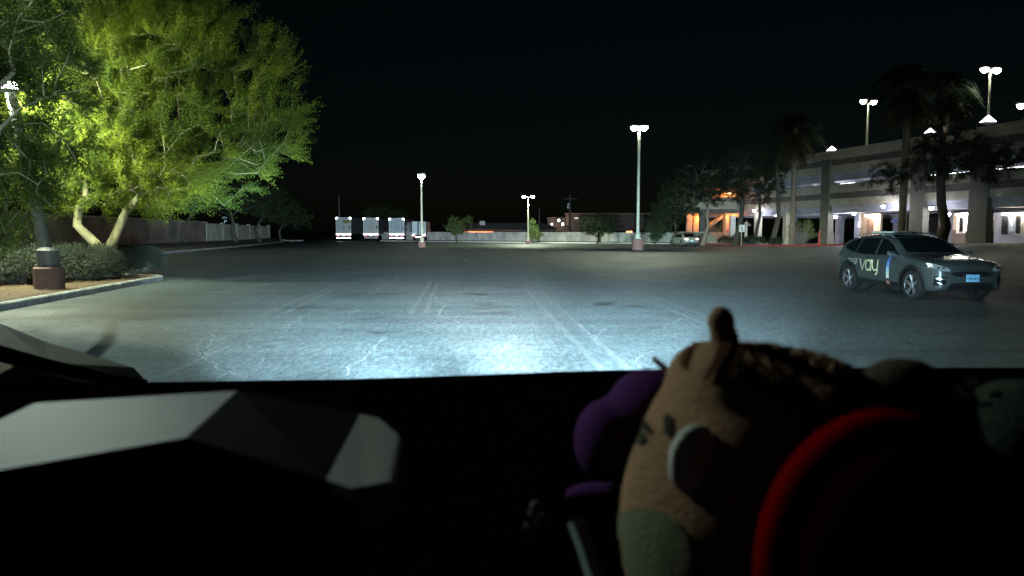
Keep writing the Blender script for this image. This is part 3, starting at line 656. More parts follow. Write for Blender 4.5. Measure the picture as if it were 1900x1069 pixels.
for i, (X, py, ln, lab) in enumerate([(1497, 349, 3.0, 'ceiling tube left of the big column, near the palm trunk'), (1568, 341, 2.2, 'first ceiling tube right of the big column'), (1621, 337, 1.8, 'ceiling tube above the highest garage light'),
        (1671, 332, 2.0, 'ceiling tube just left of the tall palm trunk'), (1712, 326, 1.2, 'short ceiling tube between the two dark trunks'), (1736, 324, .9, 'tiny ceiling tube beside the leaning pine trunk'), (1772, 321, 2.6, 'ceiling tube left of the wide right hand column'), (1866, 312, 4.2, 'longest ceiling tube above the LEVEL 1 sign')]):
    t = tX(X, 3.2); c = F(t, 3.2, 0); c.z = min(6.8, P(X, py, c.y).z)
    o = tag(MB().box((0, 0, 0), (ln, .2, .09)).build('ceiling_light', UT), lab, 'ceiling light', 'ceiling lights inside the upper garage level')
    o.location = c; o.rotation_euler = (0, 0, math.atan2(E.y, E.x))
    if i in (1, 3, 6, 7): lamp('ceiling_light_light', 'POINT', (0, 0, -.25), 50, COOL, .2, o)
# triangular lit roof skylights / wall packs on top parapet
M_glow = emat('lit_triangle', (1, .9, 1), 7)
for X, py, s, lab in [(1536, 277, 8, 'small glowing triangular lamp on the roof edge, left of the roof lamp posts'), (1715, 242, 8, 'glowing triangular lamp on the roof edge half hidden by a palm'), (1820, 220, 12, 'largest glowing triangular lamp at the foot of the tallest roof lamp post')]:
    v = .1; t = tX(X, v); c = F(t, v, 9.9); k = c.y / FPX; z = P(X, py + s * .55, c.y).z; c.z = max(9.9, z)
    o = thing('roof_lamp', lab, 'roof lamp', c)
    w = s * k; mb = MB(); mb.add([(-w, -.25, 0), (w, -.25, 0), (0, -.06, w * 1.0), (-w, .25, 0), (w, .25, 0), (0, .06, w * 1.0)], [(0, 1, 2), (5, 4, 3), (0, 2, 5, 3), (1, 4, 5, 2), (0, 3, 4, 1)]); mb.build('glowing_pane', M_glow, o)
    mb = MB(); mb.box((0, 0, -.06), (w * 2.1, .6, .1)); mb.tube([(0, 0, 9.9 - c.z - .02), (0, 0, -.06)], .05, 6); mb.build('bracket', M_head, o)
# roof lamp posts
def roof_post(label, X, top_py, bot_py, v, sp):
    t = tX(X, v); c = F(t, v, 7.6); top = P(X, top_py, c.y).z - 7.6
    r = thing('roof_lamp_post', label, 'lamp post', c, math.atan2(E.y, E.x) + math.pi / 2, 'lamp posts on the garage roof')
    mb = MB(); mb.lathe([(.13, 0), (.09, top)], n=12, smooth=True); mb.build('pole', M_pole, r)
    mb = MB(); mb.tube([(-sp / 2 + .15, 0, top), (sp / 2 - .15, 0, top)], .05, 8); mb.build('crossarm', M_pole, r)
    for s in (-1, 1): lamp_head(r, s * sp / 2, top + .05, s=1.2)
    lamp('lamp_light', 'SPOT', (0, -.3, top - .4), 900, GREEN, .15, r, 160, .3); return r
roof_post('roof lamp post left of the tall palms', 1600, 189, 268, 6, 1.25)
roof_post('highest roof lamp post above the large glowing triangle', 1820, 130, 215, 5, 1.3)
roof_post('roof lamp post at the right edge of the picture', 1888, 197, 225, 12, 1.2)
# stair tower at the far end, lit orange
M_stair = mat('stair_stucco', (.40, .30, .20), .85, var=.1); M_rail = mat('painted_rail', (.32, .2, .12), .5, metal=.2)
st = thing('exterior_staircase', 'orange lit exterior staircase with railing at the far end of the garage', 'staircase', (0, 0, 0))
Ys = 92
def stb(name, X0, X1, y0, y1, py0, py1, m, par=st):
    a, b = P(X0, py1, y0), P(X1, py0, y0); mb = MB(); mb.box(((a.x + b.x) / 2, (y0 + y1) / 2, (a.z + b.z) / 2), (abs(b.x - a.x), y1 - y0, abs(b.z - a.z))); return mb.build(name, m, par)
stb('wall', 1274, 1285, 93.5, 94, 398, 432, M_stair); stb('pillar', 1298, 1309, 91.4, 92, 396, 452, M_gar_dk); stb('pillar', 1343, 1347, 91.4, 92, 398, 452, M_stair)
stb('wall', 1345, 1356, 92.4, 92.8, 398, 446, M_stair); stb('wall', 1287, 1298, 93.5, 94, 398, 432, M_stair)
stb('landing', 1262, 1368, 90.6, 97, 388, 396, M_gar_dk); stb('landing', 1262, 1318, 91.0, 97, 430, 433, M_gar)
stb('upper_wall', 1318, 1362, 94, 94.3, 352, 368, M_stair); stb('upper_parapet', 1262, 1368, 90.6, 90.9, 366, 388, M_gar)
stb('roof', 1290, 1368, 90.8, 97, 346, 350, M_gar_dk); stb('pillar', 1364, 1367, 91.4, 92, 348, 366, M_gar_dk)
mb = MB()
a, b = P(1318, 431, 90.9), P(1352, 456, 90.9)
mb.prism([a, b, b - Vector((0, 0, .5)), a - Vector((0, 0, .5))], (0, 1.6, 0)); mb.build('stair_flight', M_stair, st)
mb = MB(); a3 = P(1318, 434, 90.5); b3 = P(1350, 457, 90.5); mb.prism([P(1310, 434, 90.5), a3, b3, P(1310, 457, 90.5)], (0, .35, 0)); mb.build('stair_side_wall', M_gar, st)
mb = MB(); a2, b2 = P(1342, 398, 93), P(1318, 416, 93); mb.prism([a2, b2, b2 - Vector((0, 0, .45)), a2 - Vector((0, 0, .45))], (0, 1.4, 0)); mb.build('upper_flight', M_stair, st)
mb = MB()
for k in range(6): off = Vector((0, 0, .12 + .17 * k)); mb.tube([a + off, b + off], .022, 5)
for k in range(6): p = a.lerp(b, k / 5); mb.tube([p, p + Vector((0, 0, 1.02))], .03, 5)
mb.build('railing', M_rail, st)
lamp('stair_light', 'POINT', P(1300, 404, 92.8), 170, ORANGE, .15, st); lamp('stair_light', 'POINT', P(1350, 403, 91.5), 120, ORANGE, .15, st); lamp('stair_light', 'POINT', P(1335, 357, 92.5), 260, ORANGE, .15, st)
mb = MB(); c = P(1352, 359, 92.2); mb.cbox(c, (1.2, .2, .1), .02); mb.build('light_fixture', M_lens_warm, st)
stb('alarm_box', 1349, 1352, 92.2, 92.38, 427, 430, mat('red_box', (.5, .02, .02), .5))
# pavement and red kerb in front of the garage
def pavement():
    V = []; Fc = []; n = 40
    ts = np.linspace(-20, 50, n)
    vs = [-4.85, -4, -3, -2, -1, 0, 2, 6, 12, 20, 33]
    for t in ts:
        for v in vs: p = F(t, v, 0); V.append((p.x, p.y, H(p.x, p.y) + .14))
    m = len(vs)
    for i in range(n - 1):
        for j in range(m - 1): Fc.append((i * m + j, i * m + j + 1, (i + 1) * m + j + 1, (i + 1) * m + j))
    o = link('pavement', fast_mesh('pavement', V, Fc), mat('pavement_concrete', (.17, .16, .14), .85, var=.2, vscale=1, bump=.2)); tag(o, kind='structure')
    bm = bmesh.new(); bm.from_mesh(o.data); bmesh.ops.recalc_face_normals(bm, faces=bm.faces); bm.to_mesh(o.data); bm.free()
pavement()
kp = [F(t, -5, 0) for t in np.linspace(-20, 12, 8)]; kerb_strip('kerb', [tuple(p) for p in kp][::-1])
kp = [F(t, -5, 0) for t in np.linspace(12, 42, 8)]; kerb_strip('red_kerb', [tuple(p) for p in kp][::-1], m=M_red)
kp = [F(t, -5, 0) for t in np.linspace(42, 50, 3)]; kerb_strip('kerb', [tuple(p) for p in kp][::-1])

# ------------------------------------------------------------------ palms and trees before the garage
def palm(label, X, Y, top_py, r_px, nfr, seed, lean=0, skirt=1.0, tr=.26):
    rng = np.random.default_rng(seed); b = P(X, 0, Y); b.z = H(b.x, Y); hh = P(X, top_py, Y).z - b.z; R = r_px * Y / FPX
    r = thing('palm_tree', label, 'palm tree', b, 0, 'palms before the garage')
    k = 9; mb = MB(); mb.tube([(lean * (i / k) ** 1.5, 0, -.1 + (hh + .1) * i / k) for i in range(k + 1)], [tr * (1.35 if i == 0 else 1 + .1 * (i % 2)) * (1 - .25 * i / k) for i in range(k + 1)], 12); mb.build('trunk', mat('palm_trunk', (.11, .085, .055), .95, bump=1, bscale=12, col2=(.19, .15, .1), vscale=6, stretch=(1, 1, 3)), r)
    top = np.array([lean, 0, hh])
    for nm, cnt, m in (('crown', nfr, M_leaf_pine), ('dead_skirt', int(nfr * .8 * skirt), leafmat('dry_fronds', (.05, .04, .02), (.09, .075, .035), .3, 2))):
        Vv = []
        for i in range(cnt):
            az = rng.uniform(0, 6.28)
            el = rng.uniform(-.1, 1.4) if nm == 'crown' else rng.uniform(-1.35, -.7); L = R * rng.uniform(.85, 1.15) * (1 if nm == 'crown' else .8)
            d = np.array([math.cos(az) * math.cos(el), math.sin(az) * math.cos(el), math.sin(el)]); sd = np.array([-math.sin(az), math.cos(az), 0])
            pts = []; ns = 16; z0 = top + np.array([0, 0, 0 if nm == 'crown' else -.3])
            for q in range(ns + 1):
                f = q / ns; pts.append(z0 + d * L * f + np.array([0, 0, -1]) * L * (.75 if nm == 'crown' else .35) * f ** 2.2)
            for q in range(ns):
                a_, c_ = pts[q], pts[q + 1]; ww = .02; Vv.append([a_ - sd * ww, a_ + sd * ww, c_ + sd * ww * .7, c_ - sd * ww * .7])
                tn = (c_ - a_) / np.linalg.norm(c_ - a_)
                if q < 2: continue
                for sgn in (-1, 1):
                    for h in (0, .5):
                        f = (q + h) / ns; ll = L * .24 * math.sin(math.pi * min(.97, f * .85 + .12)); p = a_ * (1 - h) + c_ * h
                        dd = tn * .75 + sd * sgn * .8 + np.array([0, 0, -.35 + rng.normal(0, .12)]); dd /= np.linalg.norm(dd); w2 = np.cross(dd, [0, 0, 1]); w2 = w2 / max(.01, np.linalg.norm(w2)) * .022
                        Vv.append([p - w2, p + w2, p + dd * ll + w2 * .2, p + dd * ll - w2 * .2])
        V_ = np.array(Vv).reshape(-1, 3); link(nm, fast_mesh(nm, V_, np.arange(len(V_)).reshape(-1, 4)), m, r)
    return r
palm('palm with hanging fronds left of the garage roof lamps', 1483, 73.7, 238, 62, 70, 31, skirt=1.6)
palm('tallest palm with large dim crown before the garage', 1692, 59.5, 150, 78, 90, 32, skirt=1.5, tr=.32)
palm('palm behind the leaning pine with crown high at right', 1766, 62, 158, 62, 70, 33, skirt=1.2, tr=.22)
GP = 'dark evergreens before the garage'
simple_tree('evergreen with straight dark trunk left of the speed sign', 1375, 0, 80, [(1376, 400), (1378, 350), (1380, 310)], [(1380, 312, 52, 42, 3.6, 0), (1345, 345, 45, 34, 3.4, 0), (1415, 300, 32, 30, 2.6, 0)], 420, tw_p, M_leaf_pine, 41, 'pine_tree', group=GP, tr=.3)
simple_tree('evergreen with pale trunk before the orange staircase', 1313, 0, 83, [(1314, 420), (1312, 400), (1316, 370)], [(1300, 345, 60, 44, 3.6, 0), (1265, 385, 40, 26, 3, 0)], 380, tw_p, M_leaf_pine, 42, 'pine_tree', group=GP, tr=.24, bark=mat('pale_bark', (.22, .18, .13), .9, bump=.6, bscale=10))
simple_tree('low dark evergreen left of the parked sedan', 1253, 0, 84, [(1254, 430), (1252, 410)], [(1235, 400, 36, 32, 3, 0), (1250, 360, 30, 26, 2.6, 1)], 260, tw_p, M_leaf_pine, 43, 'pine_tree', group=GP, tr=.2)
simple_tree('thin bare limbed evergreen right of the speed sign', 1410, 0, 82, [(1410, 400), (1408, 340)], [(1420, 350, 36, 36, 2.4, 0)], 90, tw_p, M_leaf_pine, 44, 'pine_tree', group=GP, tr=.2)
simple_tree('dark straight evergreen just left of the palm trunk', 1444, 0, 77, [(1445, 400), (1443, 340), (1440, 300)], [(1435, 300, 28, 30, 2.4, 0)], 120, tw_p, M_leaf_pine, 45, 'pine_tree', group=GP, tr=.26)
simple_tree('leaning dark pine behind the grey crossover car', 1762, 0, 54, [(1755, 420), (1747, 380), (1744, 300), (1750, 250)], [(1760, 290, 70, 50, 3.2, 0), (1850, 300, 55, 40, 2.8, 0), (1660, 330, 55, 30, 2.4, 0), (1770, 215, 40, 40, 2.2, 0)], 430, tw_p, M_leaf_pine, 46, 'pine_tree', group=GP, tr=.42)
simple_tree('low twisted tree with pale stems beside the low far wall', 1218, 0, 82, [(1222, 440), (1228, 428)], [(1218, 428, 22, 18, 1.6, 0)], 90, tw_s, M_leaf_dk, 47, tr=.1, z0=0)
for i, (X, Y, r, h, lab) in enumerate([(1500, 77.5, 1.5, 2.6, 'tall leafy bush between palm trunk and the big column'), (1362, 84, 1.3, .9, 'low hedge bush at the foot of the stairs'), (1412, 82, 1.3, .9, 'low bush under the thin evergreen'), (1395, 84, .9, .8, 'low bush right beside the speed sign post'), (1452, 77, .7, .7, 'small dark bush by the straight evergreen trunk'), (1337, 97, 1.6, 3.2, 'lit green bush seen through the stair flight')]):
    p = P(X, 0, Y); shrub(lab, X, Y, r, h, 60 + i, 170, M_leaf_mid if i in (0, 5) else M_leaf_dk, 'bush', 'bushes before the garage', H(p.x, Y) + .1)

# ------------------------------------------------------------------ small garage-front things
def small_things():
    c = P(1387, 0, 78); c.z = H(c.x, c.y)
    s = thing('road_sign', 'white sign with the number 5 on a thin post before the garage', 'sign', c)
    mb = MB(); mb.tube([(0, 0, 0), (0, 0, 1.9)], .04, 8); mb.build('post', M_pole, s)
    mb = MB(); mb.cbox((0, -.05, 1.95), (.62, .03, .78), .01); mb.build('sign_panel', mat('white_sign', (.55, .58, .52), .5), s)
    text_obj('5', .55, 'lettering', M_black, s, Matrix.Translation((0, -.075, 1.9)) @ Matrix.Rotation(math.pi / 2, 4, 'X'))
    c = P(1535, 0, 70); c.z = H(c.x, c.y) + .1
    s = thing('red_bollard', 'slim red post at the foot of the big garage column', 'bollard', c); mb = MB(); mb.lathe([(.14, 0), (.14, .08), (.085, .12), (.06, 1.35), (.02, 1.42)], n=12, smooth=True); mb.build('post', mat('red_plastic', (.55, .05, .03), .5), s)
    c = P(1395, 0, 84); c.z = H(c.x, c.y)
    s = thing('white_pillar', 'slim white pillar with dried plants tied near its top', 'pillar', c); mb = MB(); mb.cbox((0, 0, 1.35), (.28, .28, 2.7), .02); mb.build('shaft', mat('white_pillar', (.62, .58, .5), .7), s)
    rng = np.random.default_rng(4); C = rng.normal(0, .18, (40, 3)) + np.array([[0, -.1, 2.4]]); D = rng.normal(size=(40, 3)); D /= np.linalg.norm(D, axis=1, keepdims=True); V, Fq = leaflets(C, D, 8, .3, .12, .04, .8, rng); link('dried_plants', fast_mesh('dried_plants', V, Fq), leafmat('dried_plants', (.4, .3, .18), (.5, .42, .3)), s)
    # tiled pillar carrying a light
    c = P(1369, 0, 88); c.z = 0
    s = thing('tiled_pillar', 'white tiled square pillar under a garage light', 'pillar', c)
    mb = MB()
    for k in range(6): mb.cbox((0, 0, .35 + k * .58), (.62, .62, .56), .015)
    mb.build('shaft', mat('tile', (.5, .48, .43), .6), s)
    # broken concrete stops at left
    for i, (X, py, l, a, tl, lab) in enumerate([(532, 449, 2.4, .9, .10, 'broken concrete wheel stop tilted at the kerb end'), (552, 447.6, 1.9, .15, 0, 'short concrete wheel stop lying flat right of the broken one')]):
        p = G(X, py); mb = MB(); M = Matrix.Rotation(a, 3, 'Z') @ Matrix.Rotation(tl, 3, 'Y')
        mb.add([M @ Vector(v) for v in [(-l / 2, -.14, 0), (l / 2, -.14, 0), (l / 2, .14, 0), (-l / 2, .14, 0), (-l / 2, -.08, .2), (l / 2, -.08, .2), (l / 2, .08, .2), (-l / 2, .08, .2)]], [(0, 1, 2, 3), (7, 6, 5, 4), (0, 4, 5, 1), (1, 5, 6, 2), (2, 6, 7, 3), (3, 7, 4, 0)])
        o = mb.build('wheel_stop', M_conc); o.location = (p.x, p.y, .12 if tl else .0); tag(o, lab, 'wheel stop')
small_things()

# ------------------------------------------------------------------ far background
def background():
    M_roof = mat('grey_roof', (.11, .105, .10), .85, var=.15, vscale=1); M_brown = mat('brown_building', (.085, .055, .042), .85, var=.2, vscale=.5)
    def bx(name, X0, X1, py0, py1, Y, dp, m, par): a, b = P(X0, py1, Y), P(X1, py0, Y); mb = MB(); mb.box(((a.x + b.x) / 2, Y + dp / 2, (a.z + b.z) / 2), (b.x - a.x, dp, b.z - a.z)); return mb.build(name, m, par)
    h = thing('low_building', 'long low grey roofed building with orange eave lights beyond the far wall', 'building')
    Y = 128; a, b = P(842, 437, Y), P(1030, 437, Y); zt = P(0, 413, Y).z
    mb = MB(); mb.box(((a.x + b.x) / 2, Y + 5, 1.0), (b.x - a.x, 9.6, 2.0)); mb.build('wall', M_brown, h)
    mb = MB(); e = 2.1; mb.add([(a.x - .5, Y - .8, e), (b.x + .5, Y - .8, e), (b.x - 2.0, Y + 5, zt), (a.x + 1, Y + 5, zt), (a.x - .5, Y + 11, e), (b.x + .5, Y + 11, e)], [(0, 1, 2, 3), (3, 2, 5, 4), (0, 3, 4), (1, 5, 2), (0, 4, 5, 1)]); mb.build('roof', M_roof, h)
    bx('roof_unit', 890, 900, 410, 418, Y + 1.5, 1.2, mat('roof_unit', (.3, .3, .3), .6), h)
    bx('eave_light', 862, 915, 430, 431.4, Y - .95, .12, emat('orange_strip', (1, .22, .06), 3.0), h)
    lamp('eave_glow', 'POINT', P(875, 433, Y - 1.8), 60, (1, .35, .12), .2, h); lamp('eave_glow', 'POINT', P(900, 433, Y - 1.8), 60, (1, .35, .12), .2, h)
    g = thing('brown_building', 'tall brown block with lit entrance lamps behind the utility pole', 'building'); bx('wall', 1050, 1230, 397, 440, 150, 12, M_brown, g); bx('wall', 1016, 1050, 403, 440, 152, 10, M_brown, g); bx('parapet', 1049, 1231, 395.5, 397, 149.8, 12, mat('brown_trim', (.25, .15, .1), .8), g); bx('roof_unit', 1066, 1073, 404, 405.5, 149.6, .15, emat('lit_panel', (1, .9, .8), .6), g)
    for X, py, s in ((1037, 409, .25), (1024, 416, .2), (1044, 416, .28)):
        p = P(X, py, 149); mb = MB(); mb.lathe([(.05, -s), (s * .8, -s * .4), (s * .8, s * .4), (.05, s)], p, 10, smooth=True); mb.build('lamp_globe', emat('globe', (1, .92, .9), 8), g)
    lamp('entrance_light', 'POINT', P(1037, 411, 148), 200, (1, .85, .75), .2, g)
    s = thing('neon_sign', 'small red and orange neon sign right of the dark round tree', 'sign')
    for k, (X, c) in enumerate([(1164, (1, .3, .1)), (1168, (1, .15, .1)), (1171.5, (1, .35, .1))]): p = P(X, 430.5, 140); mb = MB(); mb.cbox(p, (.28, .1, .34), .03); mb.build('neon_letter', emat('neon_%d' % k, c, 4), s)
    u = thing('utility_pole', 'wooden utility pole with a transformer behind the far wall', 'utility pole', (P(1060, 0, 115).x, 115, 0))
    zt = P(0, 362, 115).z; mb = MB(); mb.tube([(0, 0, 0), (0, 0, zt)], [.17, .11], 8); mb.build('pole', M_bark, u); mb = MB(); mb.box((0, -.12, zt - .6), (2.2, .12, .12)); mb.build('crossarm', M_bark, u); mb = MB(); mb.lathe([(.2, zt - 2.2), (.2, zt - 1.3)], (-.3, -.3, 0), 10); mb.build('transformer', mat('transformer', (.2, .2, .2), .5), u)
    for X, tp, lab in ((1002, 385, 'thin dark mast between the small double lamp and brown building'), (622, 361, 'thin dark mast above the leftmost trailer')):
        p = P(X, 0, 135); zt = P(X, tp, 135).z; u = tag(MB().tube([(0, 0, 0), (0, 0, zt)], [.09, .04], 6).build('mast', mat('dull_metal', (.2, .2, .2), .5)), lab, 'mast'); u.location = (p.x, p.y, 0)
    # wires
    mb = MB()
    a = P(622, 362, 135); b = P(1060, 366, 115); mb.tube([a.lerp(b, k / 10) - Vector((0, 0, 1.5 * math.sin(math.pi * k / 10))) for k in range(11)], .02, 4)
    a2 = P(1500, 372, 115); mb.tube([b.lerp(a2, k / 6) - Vector((0, 0, .8 * math.sin(math.pi * k / 6))) for k in range(7)], .02, 4)
    tag(mb.build('overhead_wire', M_black), 'thin dark overhead wire strung to the utility pole', 'wire')
    # little lit sign over left wall
    s = thing('wall_sign', 'small black and white sign showing over the left wall', 'sign', P(414, 407, 84)); 
    mb = MB(); mb.cbox((0, 0, 0), (1.15, .06, .95), .01); mb.tube([(-.4, .05, -.4), (-.4, .05, -2.6)], .04, 6); mb.tube([(.4, .05, -.4), (.4, .05, -2.6)], .04, 6); mb.build('sign_panel', M_black, s)
    mb = MB(); mb.box((.18, -.045, .2), (.55, .02, .22)); mb.box((.18, -.045, -.2), (.09, .02, .5)); mb.box((.36, -.045, -.2), (.2, .02, .14)); mb.build('white_mark', M_white, s)
    # far tree line behind trailers
    simple_tree('dark tree behind the second and third trailers', 705, 0, 160, [(705, 420)], [(705, 398, 30, 18, 4, 0), (735, 404, 20, 14, 3, 0)], 150, dict(n=8, L=.8, l=.3, w=.14, jit=.7), M_leaf_dk, 51, tr=.3)
background()

# ------------------------------------------------------------------ trailers
def trailer(label, X, Y, zt, tape=1, door=(.50, .52, .50), logo=None, n_low=5, seed=0, closed=True):
    b = P(X, 0, Y); r = thing('semi_trailer', label, 'trailer', (b.x, Y, 0), 0, 'white trailers parked in a row facing away')
    w = 2.6; zb = 1.15; M_box = mat('trailer_side', (.10, .105, .11), .5, var=.1); M_door = mat('trailer_door', tuple(c * .7 for c in door), .45, var=.06, vscale=2)
    mb = MB(); mb.cbox((0, 6.8, (zb + zt) / 2), (w, 13.4, zt - zb), .03); body = mb.build('box_body', M_box, r)
    for s in (-1, 1): d = MB().cbox((s * w * .243, .06, (zb + zt) / 2 + .02), (w * .475, .06, zt - zb - .2), .012).build('door', M_door, r)
    mb = MB()
    for x in (-.86, -.42, -.08, .10, .44, .86): mb.tube([(x, .0, zb + .15), (x, .0, zt - .15)], .018, 5)
    for x in (-.08, .10, -.42, .44): mb.box((x, -.01, zb + 1.1), (.09, .04, .16))
    mb.build('lock_rod', mat('rod', (.12, .13, .13), .4, metal=.6), r)
    mb = MB()
    for s in (-1, 1):
        mb.box((s * (w / 2 - .045), .01, (zb + zt) / 2), (.07, .12, zt - zb + .02))
        for k in range(6): mb.box((s * (w / 2 - .13), -.015, zb + .3 + k * (zt - zb - .6) / 5), (.16, .03, .07))
    mb.box((0, .01, zt + .01), (w - .16, .12, .09)); mb.build('door_frame', mat('frame_metal', (.45, .45, .45), .4, metal=.5), r)
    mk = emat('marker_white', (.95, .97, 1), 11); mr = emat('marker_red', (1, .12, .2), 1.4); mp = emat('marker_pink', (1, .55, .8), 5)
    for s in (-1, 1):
        if tape: MB().box((s * (w / 2 - .17), -.06, zt - .02), (.32, .02, .11)).box((s * (w / 2 - .05), -.06, zt - .17), (.1, .02, .19)).build('corner_marker', mk, r)  # reflective corner tape, no lamp: emission stands in for light thrown back
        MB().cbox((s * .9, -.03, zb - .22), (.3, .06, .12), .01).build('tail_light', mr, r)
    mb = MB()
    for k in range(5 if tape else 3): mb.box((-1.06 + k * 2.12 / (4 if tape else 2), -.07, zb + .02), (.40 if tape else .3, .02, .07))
    mb.build('reflective_strip', emat('strip_white', (1, .93, .97), 6), r)  # tape set to glow in place of headlight bouncing back
    mb = MB(); mb.box((0, .08, zb - .18), (w, .14, .24)); mb.box((0, .05, .52), (2.4, .12, .13))
    for s in (-1, 1): mb.box((s * .8, .08, .78), (.1, .1, .45)); mb.tube([(s * .15, .06, zb - .28), (s * .62, .06, .55)], .045, 6); mb.tube([(s * 1.15, .06, .55), (s * 1.15, .06, zb - .2)], .04, 6)
    mb.build('rear_bumper', mat('bumper_white', (.45, .45, .43), .5), r)
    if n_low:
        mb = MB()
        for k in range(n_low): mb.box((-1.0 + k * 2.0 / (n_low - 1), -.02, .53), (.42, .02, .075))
        mb.build('bumper_strip', emat('bumper_strip', (1, .85, .95), 7), r)  # bumper tape glows by itself to imitate retroreflection
    MB().box((0, .0, zb - .19), (.34, .03, .14)).build('licence_plate', emat('plate_light', (1, 1, 1), 1.6), r)  # the plate face itself emits; it is no lamp
    for yw in (1.9, 3.2):
        for s in (-1, 1):
            o = MB().lathe([(.3, -.3), (.5, -.27), (.5, .27), (.3, .3)], (s * .95, yw, .5), 18, 'x').build('wheel', M_black, r)
    for s in (-1, 1): MB().cbox((s * .95, 1.25, .65), (.62, .02, .7), .005).build('mud_flap', M_black, r)
    if logo:
        MB().box((.55, .02, zt - .72), (1.2, .03, .5)).build('yellow_panel', mat('yellow_panel', (.16, .13, .01), .6), r)
    MB().box((1.05, .02, zb + 1.15 + seed), (.3, .03, .45)).build('placard', mat('placard', (.07, .08, .04), .6), r)
    return r
trailer('leftmost white trailer with a yellow panel high on its door', 629.5, 122, 4.0, logo=1)
trailer('second trailer from left, with plain white open bumper frame', 681.5, 122, 3.9, n_low=0, seed=.1)
trailer('third trailer, bluish doors and brightest pink lit bumper', 730.5, 121, 3.8, door=(.42, .52, .56), n_low=6, seed=-.1)
def box_truck():
    b = P(772.5, 0, 118); r = thing('box_truck', 'smaller white box truck right of the trailers, half behind a pole', 'truck', (b.x, b.y, 0))
    zt = P(0, 411, 118).z; MB().cbox((0, 3.2, (zt + 1.0) / 2), (2.3, 6.2, zt - 1.0), .04).build('box_body', mat('truck_box', (.42, .5, .53), .5), r)
    mb = MB()
    for k in range(6): mb.cbox((0, .07, 1.3 + k * .36), (2.05, .04, .34), .01)
    mb.build('roller_door', mat('roller_door', (.45, .54, .58), .5), r)
    MB().box((0, 0, .85), (2.3, .14, .3)).build('rear_bumper', mat('red_bumper', (.25, .03, .03), .5), r)
    for s in (-1, 1): MB().cbox((s * .9, -.1, 1.02), (.34, .06, .18), .01).build('tail_light', emat('truck_tail', (1, .8, .8), 6), r)
    mb = MB()
    for k in range(4): mb.box((-.45 + k * .3, -.1, .72), (.24, .03, .1))
    mb.build('reflective_strip', emat('truck_strip', (1, .75, .8), 5), r)  # truck's reflective tape given emission instead of reflected light
    MB().cbox((0, 7.4, 1.3), (2.1, 1.9, 1.7), .2).build('cab', mat('cab_white', (.4, .4, .4), .5), r)
    for s in (-1, 1):
        for y in (1.6, 7.2): MB().lathe([(.25, -.14), (.42, -.12), (.42, .12), (.25, .14)], (s * .95, y, .42), 16, 'x').build('wheel', M_black, r)
box_truck()
def tractor():
    b = P(751, 0, 124); r = thing('tractor_cab', 'dim grey truck cab between third trailer and box truck', 'truck', (b.x, b.y, 0))
    z = P(0, 412, 124).z; m = mat('grey_cab', (.10, .11, .12), .5)
    mb = MB(); mb.cbox((0, 1.2, 1.9), (1.3, 2.4, 2.2), .12); mb.cbox((.0, 1.0, (z + 2.9) / 2), (1.2, 1.6, z - 2.9), .15); mb.build('body', m, r)
    MB().box((0, -.02, 2.35), (.9, .03, .55)).build('window', M_win, r); MB().box((0, -.02, 1.55), (1.0, .04, .07)).box((0, -.02, 1.2), (1.0, .04, .07)).build('grille', mat('grille_metal', (.3, .3, .3), .3, metal=.8), r)
    for s in (-1, 1): MB().lathe([(.3, -.14), (.48, -.12), (.48, .12), (.3, .14)], (s * .55, .8, .48), 16, 'x').build('wheel', M_black, r)
    MB().cbox((0, -.06, .8), (1.3, .15, .3), .04).build('bumper', mat('chrome', (.4, .4, .4), .25, metal=1), r)
tractor()

# ------------------------------------------------------------------ cars
def interp(tab, y):
    xs = [a for a, _ in tab]; ys = [b for _, b in tab]
    # monotone-ish catmull rom
    if y <= xs[0]: return ys[0]
    if y >= xs[-1]: return ys[-1]
    i = max(k for k in range(len(xs) - 1) if xs[k] <= y); x0, x1 = xs[i], xs[i + 1]; t = (y - x0) / (x1 - x0); h = x1 - x0
    def sl(k):
        if k == 0: return (ys[1] - ys[0]) / (xs[1] - xs[0])
        if k == len(xs) - 1: return (ys[-1] - ys[-2]) / (xs[-1] - xs[-2])
        a, b = (ys[k] - ys[k - 1]) / (xs[k] - xs[k - 1]), (ys[k + 1] - ys[k]) / (xs[k + 1] - xs[k]); return 0 if a * b <= 0 else 2 * a * b / (a + b)
    m0, m1 = sl(i), sl(i + 1); t2, t3 = t * t, t * t * t
    return ys[i] * (2 * t3 - 3 * t2 + 1) + h * m0 * (t3 - 2 * t2 + t) + ys[i + 1] * (-2 * t3 + 3 * t2) + h * m1 * (t3 - t2)
